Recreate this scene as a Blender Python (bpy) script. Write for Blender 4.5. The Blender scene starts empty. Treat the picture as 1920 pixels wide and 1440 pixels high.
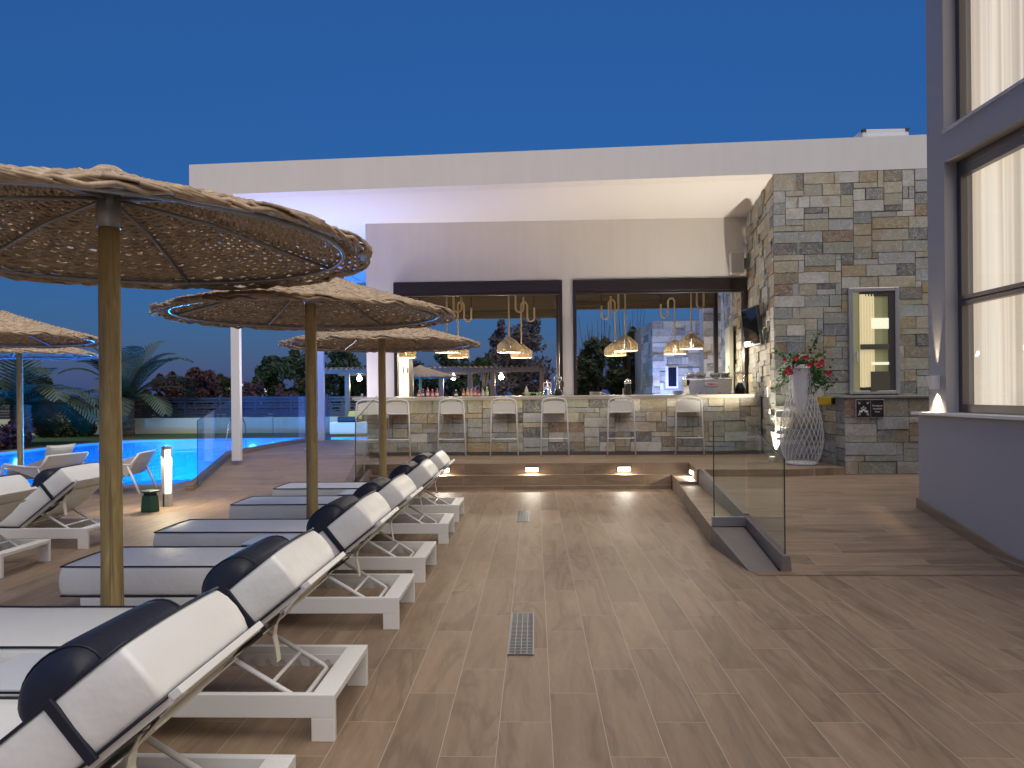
import bpy, bmesh, math, random
from mathutils import Vector, Matrix
R = math.radians; PI = math.pi; sin = math.sin; cos = math.cos
rnd = random.Random(7)
sc = bpy.context.scene
COL = sc.collection

# ------------------------------------------------------------------ camera
cd = bpy.data.cameras.new('camera'); cam = bpy.data.objects.new('camera', cd); COL.objects.link(cam)
cd.lens = 25.3125; cd.sensor_width = 36; cd.sensor_fit = 'HORIZONTAL'
cd.shift_y = 19.4/1920; cd.clip_start = 0.05; cd.clip_end = 3000
cam.matrix_world = Matrix.Translation((0, 0, 1.43)) @ Matrix.Rotation(math.atan(42/1350), 4, 'Z') @ Matrix.Rotation(PI/2, 4, 'X') @ Matrix.Rotation(-0.0095, 4, 'Z')
sc.camera = cam
# ------------------------------------------------------------------ world, dusk glow, exposure
w = bpy.data.worlds.new('World'); sc.world = w; w.use_nodes = True
nt = w.node_tree; bgn = nt.nodes['Background']
sky = nt.nodes.new('ShaderNodeTexSky'); sky.sky_type = 'NISHITA'; sky.sun_disc = False
sky.sun_elevation = R(1.0); sky.sun_rotation = R(180); sky.altitude = 0; sky.air_density = 1.0; sky.dust_density = 0.6; sky.ozone_density = 5.0
wm = nt.nodes.new('ShaderNodeMix'); wm.data_type = 'RGBA'; wm.blend_type = 'ADD'; wm.inputs[0].default_value = 1.0; wm.inputs[7].default_value = (.08, .33, 1.02, 1)   # even night-blue floor under the twilight sky
nt.links.new(sky.outputs[0], wm.inputs[6]); nt.links.new(wm.outputs[2], bgn.inputs[0]); bgn.inputs[1].default_value = 0.158
sl = bpy.data.lights.new('sun', 'SUN'); sun = bpy.data.objects.new('sun', sl); COL.objects.link(sun)
sl.energy = 2.7; sl.angle = R(80); sl.color = (1.0, 0.89, 0.72)
sun.rotation_euler = (R(32), 0, R(42))
sc.view_settings.view_transform = 'Standard'; sc.view_settings.look = 'None'
sc.view_settings.exposure = 0.24; sc.view_settings.gamma = 1.0
sc.cycles.max_bounces = 8; sc.cycles.transparent_max_bounces = 16; sc.cycles.caustics_reflective = False; sc.cycles.caustics_refractive = False
sc.cycles.sample_clamp_indirect = 4.0

# ------------------------------------------------------------------ mesh helpers
class MB:
    def __init__(s): s.v = []; s.f = []; s.c = None; s.sm = False
    def quad(s, a, b, c, d):
        i = len(s.v); s.v += [tuple(a), tuple(b), tuple(c), tuple(d)]; s.f.append((i, i+1, i+2, i+3))
    def poly(s, pts):
        i = len(s.v); s.v += [tuple(p) for p in pts]; s.f.append(tuple(range(i, i+len(pts))))
    def hexa(s, p):      # p: 8 corners, bottom 4 ccw then top 4
        i = len(s.v); s.v += [tuple(q) for q in p]
        for f in ((3, 2, 1, 0), (4, 5, 6, 7), (0, 1, 5, 4), (1, 2, 6, 5), (2, 3, 7, 6), (3, 0, 4, 7)): s.f.append(tuple(i+k for k in f))
    def box(s, x0, x1, y0, y1, z0, z1):
        s.hexa([(x0, y0, z0), (x1, y0, z0), (x1, y1, z0), (x0, y1, z0), (x0, y0, z1), (x1, y0, z1), (x1, y1, z1), (x0, y1, z1)]); return s
    def prism(s, poly, z0, z1):   # horizontal outline, z0/z1 numbers or per-vertex lists; ccw
        n = len(poly); a = z0 if isinstance(z0, (list, tuple)) else [z0]*n; b = z1 if isinstance(z1, (list, tuple)) else [z1]*n
        i = len(s.v); s.v += [(p[0], p[1], a[k]) for k, p in enumerate(poly)]+[(p[0], p[1], b[k]) for k, p in enumerate(poly)]
        s.f.append(tuple(i+k for k in range(n-1, -1, -1))); s.f.append(tuple(i+n+k for k in range(n)))
        for k in range(n): s.f.append((i+k, i+(k+1) % n, i+n+(k+1) % n, i+n+k))
        return s
    def extr(s, prof, y0, y1):    # profile in xz extruded along y
        n = len(prof); i = len(s.v)
        s.v += [(p[0], y0, p[1]) for p in prof]+[(p[0], y1, p[1]) for p in prof]
        s.f.append(tuple(i+k for k in range(n))); s.f.append(tuple(i+n+k for k in range(n-1, -1, -1)))
        for k in range(n): s.f.append((i+(k+1) % n, i+k, i+n+k, i+n+(k+1) % n))
        return s
    def tube(s, pts, r, n=8, closed=False, cap=True):
        pts = [Vector(p) for p in pts]; m = len(pts); i0 = len(s.v)
        rr = r if isinstance(r, (list, tuple)) else [r]*m
        up = None
        for k, p in enumerate(pts):
            a = pts[(k-1) % m] if (closed or k > 0) else p; b = pts[(k+1) % m] if (closed or k < m-1) else p
            t = (b-a).normalized()
            if up is None: up = Vector((0, 0, 1)) if abs(t.z) < .9 else Vector((1, 0, 0))
            u = (up-t*up.dot(t)); u = u.normalized() if u.length > 1e-6 else t.orthogonal().normalized()
            up = u; v = t.cross(u)
            for j in range(n):
                q = p+(u*cos(2*PI*j/n)+v*sin(2*PI*j/n))*rr[k]; s.v.append(tuple(q))
        for k in range(m if closed else m-1):
            for j in range(n):
                a = i0+k*n+j; b = i0+k*n+(j+1) % n; c = i0+((k+1) % m)*n+(j+1) % n; d = i0+((k+1) % m)*n+j
                s.f.append((a, b, c, d))
        if cap and not closed:
            s.f.append(tuple(i0+j for j in range(n-1, -1, -1))); s.f.append(tuple(i0+(m-1)*n+j for j in range(n)))
        return s
    def lathe(s, prof, c=(0, 0, 0), n=20, cap=True):
        i0 = len(s.v); m = len(prof)
        for (r, z) in prof:
            for j in range(n): s.v.append((c[0]+r*cos(2*PI*j/n), c[1]+r*sin(2*PI*j/n), c[2]+z))
        for k in range(m-1):
            for j in range(n): s.f.append((i0+k*n+j, i0+k*n+(j+1) % n, i0+(k+1)*n+(j+1) % n, i0+(k+1)*n+j))
        if cap:
            s.f.append(tuple(i0+j for j in range(n-1, -1, -1))); s.f.append(tuple(i0+(m-1)*n+j for j in range(n)))
        return s
    def build(s, name, m, parent=None, smooth=False, bevel=0, seg=2, loc=None):
        me = bpy.data.meshes.new(name); me.from_pydata(s.v, [], s.f)
        if s.c is not None:
            at = me.color_attributes.new('stone', 'FLOAT_COLOR', 'CORNER'); k = 0
            for fi, f in enumerate(s.f):
                for _ in f: at.data[k].color = (*s.c[fi], 1); k += 1
        me.materials.append(m)
        if smooth:
            for p in me.polygons: p.use_smooth = True
        o = bpy.data.objects.new(name, me); COL.objects.link(o)
        if parent is not None: o.parent = parent
        if loc is not None: o.location = loc
        if bevel:
            b = o.modifiers.new('bevel', 'BEVEL'); b.width = bevel; b.segments = seg; b.limit_method = 'ANGLE'
            b.harden_normals = False
        return o
def tag(o, label=None, cat=None, group=None, kind=None):
    for k, v in (('label', label), ('category', cat), ('group', group), ('kind', kind)):
        if v: o[k] = v
    return o
def empty(name, loc=(0, 0, 0), rz=0, label=None, cat=None, group=None):
    o = bpy.data.objects.new(name, None); COL.objects.link(o); o.location = loc; o.rotation_euler = (0, 0, rz); o.empty_display_size = .2
    return tag(o, label, cat, group)
def children(o): return [c for c in bpy.data.objects if c.parent == o]
def copy_tree(o, parent=None):
    c = o.copy(); COL.objects.link(c); c.parent = parent
    for ch in children(o): copy_tree(ch, c)
    return c
def light(name, kind, loc, energy, color, parent=None, size=.1, aim=None, spot=None, blend=.5, shape=None, sy=None):
    l = bpy.data.lights.new(name, kind); l.energy = energy; l.color = color
    if kind == 'AREA':
        l.size = size
        if sy: l.shape = 'RECTANGLE'; l.size_y = sy
    else: l.shadow_soft_size = size
    if spot: l.spot_size = spot; l.spot_blend = blend
    o = bpy.data.objects.new(name, l); COL.objects.link(o); o.location = loc
    if aim is not None: o.rotation_euler = Vector(aim).to_track_quat('-Z', 'Y').to_euler()
    if parent is not None: o.parent = parent
    return o

# ------------------------------------------------------------------ material helpers
class NT:
    def __init__(s, name):
        s.m = bpy.data.materials.new(name); s.m.use_nodes = True; s.t = s.m.node_tree; s.b = s.t.nodes['Principled BSDF']
    def n(s, ty, **kw):
        nd = s.t.nodes.new('ShaderNode'+ty)
        for k, v in kw.items(): setattr(nd, k, v)
        return nd
    def l(s, a, b): s.t.links.new(a, b)
    def val(s, inp, v):
        if hasattr(v, 'is_linked') or isinstance(v, bpy.types.NodeSocket): s.l(v, inp)
        else: inp.default_value = v
    def math(s, op, a, b=None, c=None):
        nd = s.n('Math', operation=op)
        for i, v in enumerate((a, b, c)):
            if v is not None: s.val(nd.inputs[i], v)
        return nd.outputs[0]
    def mix(s, f, a, b, mode='MIX'):
        nd = s.n('Mix', data_type='RGBA', blend_type=mode); s.val(nd.inputs[0], f)
        for i, v in ((6, a), (7, b)): s.val(nd.inputs[i], (*v, 1) if isinstance(v, tuple) and len(v) == 3 else v)
        return nd.outputs[2]
    def noise(s, vec, scale, det=4, rough=.5, dist=0):
        nd = s.n('TexNoise'); s.l(vec, nd.inputs['Vector']); nd.inputs['Scale'].default_value = scale
        nd.inputs['Detail'].default_value = det; nd.inputs['Roughness'].default_value = rough; nd.inputs['Distortion'].default_value = dist
        return nd.outputs[0]
    def ramp(s, f, stops):
        nd = s.n('ValToRGB'); s.l(f, nd.inputs[0]); e = nd.color_ramp.elements
        while len(e) < len(stops): e.new(.5)
        for k, (p, c) in enumerate(stops): e[k].position = p; e[k].color = (*c, 1) if isinstance(c, tuple) else (c, c, c, 1)
        return nd.outputs[0]
    def coord(s, scale=(1, 1, 1), kind='Object'):
        tc = s.n('TexCoord'); mp = s.n('Mapping'); s.l(tc.outputs[kind], mp.inputs[0]); mp.inputs['Scale'].default_value = scale
        return mp.outputs[0]
    def bump(s, h, strength=.3, dist=.01):
        nd = s.n('Bump'); s.l(h, nd.inputs['Height']); nd.inputs['Strength'].default_value = strength; nd.inputs['Distance'].default_value = dist
        s.l(nd.outputs[0], s.b.inputs['Normal'])
def pmat(name, col, rough=.5, metal=0, spec=.5, var=0, vscale=8, bump=0, bscale=60, bdist=.004, emis=None, es=0, sheen=0):
    t = NT(name); b = t.b
    b.inputs['Base Color'].default_value = (*col, 1); b.inputs['Roughness'].default_value = rough; b.inputs['Metallic'].default_value = metal
    b.inputs['Specular IOR Level'].default_value = spec
    if var:
        v = t.coord(); f = t.noise(v, vscale, 5, .6)
        t.l(t.mix(f, tuple(c*(1-var) for c in col), tuple(min(1, c*(1+var)) for c in col)), b.inputs['Base Color'])
    if bump: t.bump(t.noise(t.coord(), bscale, 3, .6), bump, bdist)
    if emis: b.inputs['Emission Color'].default_value = (*emis, 1); b.inputs['Emission Strength'].default_value = es
    return t.m
def plank(name, swap=False, dark=.90, z=False, wid=.225, ln=.905):
    t = NT(name); tc = t.n('TexCoord'); sp = t.n('SeparateXYZ'); t.l(tc.outputs['Object'], sp.inputs[0])
    x, y = sp.outputs[0], sp.outputs[1]
    if swap: x, y = y, x
    if z: x, y = sp.outputs[2], sp.outputs[0]
    u = t.math('DIVIDE', t.math('SUBTRACT', x, .06), wid); col = t.math('FLOOR', u); fu = t.math('FRACT', u)
    v = t.math('DIVIDE', t.math('SUBTRACT', t.math('SUBTRACT', y, 4.35), t.math('MULTIPLY', col, .303)), ln)
    row = t.math('FLOOR', v); fv = t.math('FRACT', v)
    gu = t.math('LESS_THAN', t.math('MINIMUM', fu, t.math('SUBTRACT', 1., fu)), .0065)
    gv = t.math('LESS_THAN', t.math('MINIMUM', fv, t.math('SUBTRACT', 1., fv)), .0014)
    g = t.math('MAXIMUM', gu, gv)
    cb = t.n('CombineXYZ'); t.l(col, cb.inputs[0]); t.l(row, cb.inputs[1])
    wn = t.n('TexWhiteNoise', noise_dimensions='2D'); t.l(cb.outputs[0], wn.inputs[0]); r1 = wn.outputs[0]
    # grain runs along the plank
    gc = t.n('CombineXYZ'); t.l(t.math('MULTIPLY', x, 1.0), gc.inputs[0]); t.l(t.math('MULTIPLY', y, .16), gc.inputs[1]); t.l(t.math('MULTIPLY', r1, 37.), gc.inputs[2])
    n1 = t.noise(gc.outputs[0], 9, 5, .62, 1.1); n2 = t.noise(gc.outputs[0], 70, 3, .6, .3); n3 = t.noise(gc.outputs[0], 3.2, 3, .5, 1.5)
    base = t.ramp(n1, [(.25, (.235*dark, .155*dark, .092*dark)), (.45, (.325*dark, .222*dark, .138*dark)), (.58, (.365*dark, .258*dark, .165*dark)), (.78, (.43*dark, .322*dark, .215*dark))])
    st = t.ramp(n3, [(.53, 1.), (.60, .62), (.64, .95)])
    base = t.mix(.7, base, st, 'MULTIPLY')
    base = t.mix(t.math('MULTIPLY', n2, .42), base, (.16*dark, .11*dark, .08*dark))
    hv = t.n('HueSaturation'); t.l(base, hv.inputs['Color']); t.l(t.math('ADD', t.math('MULTIPLY', r1, .22), .89), hv.inputs['Value']); hv.inputs['Saturation'].default_value = .95
    c = t.mix(t.math('MULTIPLY', g, .75), hv.outputs[0], (.52, .46, .39))
    t.l(c, t.b.inputs['Base Color'])
    t.l(t.math('ADD', t.math('MULTIPLY', n1, .2), .44), t.b.inputs['Roughness'])
    t.bump(t.math('SUBTRACT', t.math('MULTIPLY', n2, .25), t.math('MULTIPLY', g, 1.)), .35, .0025)
    t.b.inputs['Specular IOR Level'].default_value = .4
    return t.m
def schlick(t, f0):
    g = t.n('NewGeometry'); d = t.n('VectorMath', operation='DOT_PRODUCT'); t.l(g.outputs['Incoming'], d.inputs[0]); t.l(g.outputs['Normal'], d.inputs[1])
    c = t.math('SUBTRACT', 1., t.math('ABSOLUTE', d.outputs['Value'])); return t.math('ADD', t.math('MULTIPLY', t.math('POWER', c, 5.), 1-f0), f0)
def glass_mat(name, tint, milk=0, milkcol=(.6, .8, 1), ior=1.45, rough=0.0):
    t = NT(name); out = t.t.nodes['Material Output']
    tr = t.n('BsdfTransparent'); tr.inputs[0].default_value = (*tint, 1)
    gl = t.n('BsdfGlossy'); gl.inputs['Roughness'].default_value = rough; gl.inputs[0].default_value = (1, 1, 1, 1)
    fo = schlick(t, ((ior-1)/(ior+1))**2)
    mx = t.n('MixShader'); t.l(fo, mx.inputs[0]); t.l(tr.outputs[0], mx.inputs[1]); t.l(gl.outputs[0], mx.inputs[2]); o = mx.outputs[0]
    if milk:
        tl = t.n('BsdfTranslucent'); tl.inputs[0].default_value = (*milkcol, 1); df = t.n('BsdfDiffuse'); df.inputs[0].default_value = (*milkcol, 1)
        a = t.n('MixShader'); a.inputs[0].default_value = .5; t.l(tl.outputs[0], a.inputs[1]); t.l(df.outputs[0], a.inputs[2])
        b = t.n('MixShader'); b.inputs[0].default_value = milk; t.l(o, b.inputs[1]); t.l(a.outputs[0], b.inputs[2]); o = b.outputs[0]
    t.l(o, out.inputs[0]); return t.m
def stone_mat(name):
    t = NT(name); at = t.n('VertexColor', layer_name='stone'); v = t.coord()
    n1 = t.noise(v, 7, 6, .65, .8); n2 = t.noise(v, 28, 5, .7); n3 = t.noise(v, 3.3, 4, .6, 3.5)
    c = t.mix(t.ramp(n1, [(.35, 0.), (.7, .62)]), at.outputs[0], (.42, .36, .24))
    c = t.mix(t.ramp(n3, [(.475, 0.), (.5, .7), (.52, 0.)]), c, (.70, .70, .66))
    c = t.mix(t.ramp(t.noise(v, 2.3, 3, .5, .6), [(.57, 0.), (.63, .45)]), c, (.40, .28, .14))
    c = t.mix(.6, c, t.ramp(n2, [(.3, .6), (.7, 1.)]), 'MULTIPLY')
    t.l(c, t.b.inputs['Base Color']); t.b.inputs['Roughness'].default_value = .62
    t.bump(t.math('ADD', t.math('MULTIPLY', n1, 1.), t.math('MULTIPLY', n2, .5)), .8, .012)
    return t.m
def wood(name, a, b, scale=(14, 14, 1.3), rough=.55):
    t = NT(name); v = t.coord(scale); n1 = t.noise(v, 2.2, 5, .6, 1.2); k = t.noise(t.coord((3, 3, 2.2)), 1.5, 2, .5, .4)
    c = t.ramp(n1, [(.3, a), (.7, b)]); c = t.mix(t.ramp(k, [(.63, 0.), (.72, .75)]), c, tuple(q*.4 for q in a))
    v2 = t.coord((30, 30, .5)); n2 = t.noise(v2, 2, 2, .5)
    c = t.mix(t.ramp(n2, [(.60, 0.), (.66, .6)]), c, tuple(q*.35 for q in a))
    t.l(c, t.b.inputs['Base Color']); t.b.inputs['Roughness'].default_value = rough; t.bump(n1, .3, .004); return t.m
def leaf(name, a, b):
    t = NT(name); n = t.noise(t.coord(kind='Object'), .9, 3, .6); t.l(t.ramp(n, [(.35, a), (.65, b)]), t.b.inputs['Base Color']); t.b.inputs['Roughness'].default_value = .6
    t.b.inputs['Specular IOR Level'].default_value = .2
    return t.m
M = {}
M['plank'] = plank('plank_tile'); M['plank_x'] = plank('plank_tile_cross', True); M['plank_r'] = plank('plank_riser', z=True, wid=.6, ln=.905)
M['render'] = pmat('white_render', (.80, .77, .74), .85, var=.025, vscale=3, bump=.25, bscale=160, bdist=.002, spec=.2)
t = NT('white_render_weathered'); v = t.coord((1, 1, .12)); a = t.noise(v, 5, 4, .6); b_ = t.noise(t.coord(), 1.1, 4, .6)
c = t.mix(t.ramp(a, [(.45, 0.), (.75, .16)]), (.80, .77, .74), (.58, .54, .50)); c = t.mix(t.ramp(b_, [(.5, 0.), (.8, .25)]), c, (.68, .65, .62)); t.l(c, t.b.inputs['Base Color']); t.b.inputs['Roughness'].default_value = .85
t.bump(t.noise(t.coord(), 150, 3, .6), .3, .002); M['render'] = t.m
M['grey'] = pmat('lilac_grey_render', (.42, .41, .42), .8, var=.04, vscale=2, bump=.5, bscale=90, bdist=.004, spec=.2)
M['soffit'] = pmat('soffit_paint', (.82, .80, .78), .8, spec=.2)
M['dark'] = pmat('dark_brown_aluminium', (.035, .028, .028), .3, metal=.3)
M['alu'] = pmat('brushed_aluminium', (.62, .60, .58), .38, metal=.7)
M['bronze'] = pmat('taupe_aluminium', (.13, .115, .115), .35, metal=.5)
M['white'] = pmat('white_powder_coat', (.80, .80, .79), .38, var=.02)
M['cushion'] = pmat('white_outdoor_vinyl', (.80, .80, .78), .42, var=.04, vscale=5, bump=.35, bscale=7, bdist=.02)
M['navy'] = pmat('navy_vinyl', (.010, .013, .027), .55, bump=.3, bscale=14, bdist=.01)
M['pipe'] = pmat('navy_piping', (.012, .014, .028), .5)
M['sling'] = pmat('white_sling', (.72, .69, .60), .7, bump=.3, bscale=200)
M['stone'] = stone_mat('slate_stone'); M['mortar'] = pmat('mortar', (.3, .28, .25), .9)
M['counter'] = pmat('pale_stone_slab', (.60, .54, .44), .4, var=.12, vscale=10)
M['pole'] = wood('preserved_pine', (.24, .165, .06), (.46, .35, .155))
M['timber'] = wood('brown_timber', (.10, .055, .03), (.17, .10, .06))
M['steel'] = pmat('galvanised_steel', (.30, .31, .33), .4, metal=.7)
M['glass'] = glass_mat('clear_glass', (.93, .965, .95)); M['glass_pool'] = glass_mat('pool_glass', (.70, .84, .94), .035, (.02, .25, .95))
M['glass_edge'] = pmat('glass_edge', (.02, .05, .045), .15); M['win'] = glass_mat('window_glass', (.92, .92, .90))
M['black'] = pmat('black_plastic', (.012, .012, .013), .35)
M['chrome'] = pmat('chrome', (.75, .75, .74), .12, metal=1)
M['green'] = pmat('green_plastic', (.012, .06, .035), .5)
M['lampglow'] = pmat('lamp_glow', (1, 1, 1), .5, emis=(1, .86, .62), es=2.6)
M['ledglow'] = pmat('led_glow', (1, 1, 1), .5, emis=(1, .95, .82), es=7)
M['poolglow'] = pmat('pool_lamp_glow', (1, 1, 1), .5, emis=(.35, .75, 1), es=9)
M['rope'] = pmat('natural_rope', (.46, .37, .24), .85, bump=.8, bscale=90, bdist=.006)
M['wicker'] = None
t = NT('wicker'); v = t.coord((1, 1, 1)); n1 = t.noise(v, 16, 4, .7); n2 = t.noise(v, 90, 2, .6)
t.l(t.ramp(n1, [(.25, (.24, .165, .105)), (.5, (.43, .325, .225)), (.75, (.62, .50, .37))]), t.b.inputs['Base Color']); t.b.inputs['Roughness'].default_value = .65; t.bump(n2, .5, .003); M['wicker'] = t.m
t = NT('glowing_curtain_cloth'); tc = t.n('TexCoord'); sp = t.n('SeparateXYZ'); t.l(tc.outputs['Object'], sp.inputs[0])
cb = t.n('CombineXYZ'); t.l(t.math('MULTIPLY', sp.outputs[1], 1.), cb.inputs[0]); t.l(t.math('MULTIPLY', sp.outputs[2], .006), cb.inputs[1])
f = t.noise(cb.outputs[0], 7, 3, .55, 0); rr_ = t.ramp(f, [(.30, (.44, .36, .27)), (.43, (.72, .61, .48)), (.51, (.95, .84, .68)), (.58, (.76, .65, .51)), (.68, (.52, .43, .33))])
t.l(rr_, t.b.inputs['Emission Color']); t.b.inputs['Emission Strength'].default_value = .78; t.l(t.mix(.5, rr_, (.3, .3, .3)), t.b.inputs['Base Color']); t.b.inputs['Roughness'].default_value = .9; M['curtain'] = t.m  # room light and fold shading painted into the glow and base colour
M['leaf'] = leaf('dark_foliage', (.010, .020, .010), (.026, .044, .02)); M['leaf2'] = leaf('olive_foliage', (.018, .028, .014), (.045, .055, .03))
M['leafred'] = leaf('russet_foliage', (.030, .014, .016), (.060, .026, .027)); M['palm'] = leaf('palm_frond', (.028, .045, .022), (.075, .09, .05))
M['bark'] = pmat('bark', (.075, .055, .04), .9, var=.3, vscale=20, bump=.8, bscale=30, bdist=.03)
M['grass'] = pmat('lawn', (.03, .075, .018), .9, var=.45, vscale=9, bump=.8, bscale=120, bdist=.03)
M['earth'] = pmat('earth', (.045, .05, .03), .95, var=.3, vscale=1.5)
M['petal'] = pmat('crimson_petal', (.60, .01, .05), .6)

# ------------------------------------------------------------------ stone facing
PAL = [((.50, .48, .38), 6), ((.56, .51, .37), 4), ((.38, .42, .40), 6), ((.12, .135, .155), 4), ((.20, .225, .25), 5), ((.46, .35, .19), 2), ((.66, .65, .60), 7), ((.31, .26, .18), 2), ((.29, .17, .10), 1), ((.48, .52, .55), 6), ((.33, .36, .32), 4)]
PALX = [c for c, k in PAL for _ in range(k)]
def stone_panel(mb, O, U, N, us, vs, holes=(), rough=.02, clipx=None):
    """O: origin on the wall base, U: along the wall, N: outward, us/vs: grid lines in metres"""
    O, U, N = Vector(O), Vector(U).normalized(), Vector(N).normalized(); Z = Vector((0, 0, 1))
    if mb.c is None: mb.c = [(.13, .12, .11)]*len(mb.f)
    nu, nv = len(us)-1, len(vs)-1; full = [[False]*nv for _ in range(nu)]
    for (a, b, c, d) in holes:
        for i in range(nu):
            for j in range(nv):
                if us[i] >= a-1e-4 and us[i+1] <= b+1e-4 and vs[j] >= c-1e-4 and vs[j+1] <= d+1e-4: full[i][j] = True
    for j in range(nv):
        for i in range(nu):
            if full[i][j]: continue
            ww, hh = rnd.choice([(3, 2), (4, 2), (5, 2), (6, 2), (4, 1), (5, 1), (3, 1), (2, 2), (4, 2), (5, 2), (6, 1), (7, 2), (1, 2), (8, 2), (3, 2)])
            k = 0
            while k < ww and i+k < nu and not full[i+k][j]: k += 1
            ww = k; hh = min(hh, nv-j)
            if j+hh < nv and j+hh+1 >= nv: hh = nv-j
            ok = 1
            for q in range(1, hh):
                if all(not full[i+p][j+q] for p in range(ww)): ok = q+1
                else: break
            hh = ok
            for p in range(ww):
                for q in range(hh): full[i+p][j+q] = True
            g = .0022; a0, a1, b0, b1 = us[i]+g, us[i+ww]-g, vs[j]+g, vs[j+hh]-g
            d = rnd.uniform(.004, .004+rough); e = .004; col = rnd.choice(PALX); f = rnd.uniform(.8, 1.15); col = tuple(c*f for c in col)
            jt = lambda: rnd.uniform(-.0025, .0025)
            base = [O+U*x+Z*y for x, y in ((a0, b0), (a1, b0), (a1, b1), (a0, b1))]
            top = [O+U*(x+jt())+Z*(y+jt())+N*(d+jt()) for x, y in ((a0+e, b0+e), (a1-e, b0+e), (a1-e, b1-e), (a0+e, b1-e))]
            i0 = len(mb.v); mb.v += [tuple(p) for p in base+top]
            fl = [(4, 5, 6, 7), (0, 1, 5, 4), (1, 2, 6, 5), (2, 3, 7, 6), (3, 0, 4, 7)]
            if U.cross(Z).dot(N) < 0: fl = [tuple(reversed(x)) for x in fl]
            for x in fl: mb.f.append(tuple(i0+k for k in x)); mb.c.append(col)
    # mortar sheet
    mb.c += []
    a, b, c, d = us[0], us[-1], vs[0], vs[-1]
    return mb
def lin(a, b, step):
    n = max(1, round((b-a)/step)); return [a+(b-a)*k/n for k in range(n+1)]
def glin(*seg):
    r = [seg[0]]
    for k in range(1, len(seg)): r += lin(seg[k-1], seg[k], .088)[1:]
    return r

# ------------------------------------------------------------------ ground, deck, steps, ramps
def holed(name, outer, inner, z, m):
    bm = bmesh.new(); es = []
    for loop in (outer, inner):
        vs = [bm.verts.new((p[0], p[1], z)) for p in loop]
        es += [bm.edges.new((vs[k], vs[(k+1) % len(vs)])) for k in range(len(vs))]
    bmesh.ops.triangle_fill(bm, use_beauty=True, use_dissolve=False, edges=es)
    bmesh.ops.recalc_face_normals(bm, faces=bm.faces)
    for f in bm.faces:
        if f.normal.z < 0: f.normal_flip()
    me = bpy.data.meshes.new(name); bm.to_mesh(me); bm.free(); me.materials.append(m)
    o = bpy.data.objects.new(name, me); COL.objects.link(o); o['kind'] = 'structure'; return o
POOL = [(-6.02, 11.70), (-6.02, 12.32), (-5.62, 12.32), (-5.58, 17.2), (-4.7, 17.3), (-4.7, 24.8), (-10.4, 24.8), (-12.05, 24.5), (-13.4, 24.1), (-14.15, 23.3), (-14.45, 21.5), (-14.4, 18.9), (-14.0, 15.0), (-13.8, 11.70)]
def grow(poly, d):
    cx, cy = -9.8, 18; return [(x+(d if x > cx else -d), y+(d if y > cy else -d)) for x, y in poly]
holed('ground', [(-900, -60), (900, -60), (900, 1500), (-900, 1500)], grow(POOL, .42), -.03, M['earth'])
holed('lawn', [(-60, 11), (-4.0, 11), (-4.0, 29.5), (-60, 29.5)], grow(POOL, .40), -.022, M['grass'])
holed('pool_coping', grow(POOL, .45), POOL, -.012, pmat('coping_tile', (.20, .15, .13), .6, var=.2))
mb = MB()
for k in range(len(POOL)):
    a, b = POOL[k], POOL[(k+1) % len(POOL)]; mb.quad((a[0], a[1], -1.4), (b[0], b[1], -1.4), (b[0], b[1], -.012), (a[0], a[1], -.012))
mb.poly([(x, y, -1.4) for x, y in POOL]); tag(mb.build('pool_basin', pmat('pool_tile', (.12, .50, .92), .6)), kind='structure')
t = NT('pool_water_surface'); out = t.t.nodes['Material Output']; tr = t.n('BsdfTransparent'); tr.inputs[0].default_value = (.40, .86, 1, 1)
gl = t.n('BsdfGlossy'); gl.inputs['Roughness'].default_value = .03; fr = t.n('Fresnel'); fr.inputs[0].default_value = 1.16
bp = t.n('Bump'); t.l(t.noise(t.coord((1, .6, 1)), 1.6, 2, .5), bp.inputs['Height']); bp.inputs['Strength'].default_value = .25; bp.inputs['Distance'].default_value = .06
t.l(bp.outputs[0], gl.inputs['Normal']); t.l(bp.outputs[0], fr.inputs['Normal'])
mx = t.n('MixShader'); t.l(fr.outputs[0], mx.inputs[0]); t.l(tr.outputs[0], mx.inputs[1]); t.l(gl.outputs[0], mx.inputs[2]); t.l(mx.outputs[0], out.inputs[0])
mb = MB(); mb.poly([(x, y, -.05) for x, y in POOL]); tag(mb.build('pool_water', t.m), kind='structure')
# timber-look tile terrace, right up to the steps
mb = MB(); mb.poly([(-13.5, -4, 0), (3.9, -4, 0), (3.9, 5.787, 0), (2.0, 5.787, 0), (1.697, 5.787, 0), (2.03, 10.81, 0), (-2.6, 10.81, 0), (-5.25, 10.81, 0), (-5.25, 11.69, 0), (-13.5, 11.69, 0)])
tag(mb.build('terrace_floor', M['plank']), kind='structure')
# right ramp (0 -> .28) and landing
mb = MB()
mb.quad((1.985, 5.787, .001), (3.9, 5.787, .001), (3.9, 7.27, .28), (2.01, 7.27, .28)); mb.poly([(2.01, 7.27, .28), (3.9, 7.27, .28), (9.0, 7.27, .28), (9.0, 10.3, .28), (2.27, 10.3, .28)])
tag(mb.build('right_ramp', M['plank_x']), kind='structure')
mb = MB(); mb.quad((1.72, 5.66, .004), (3.8, 5.66, .004), (3.8, 5.79, .004), (1.72, 5.79, .004)); tag(mb.build('path_border_tile', M['plank_r']), kind='structure')
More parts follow.
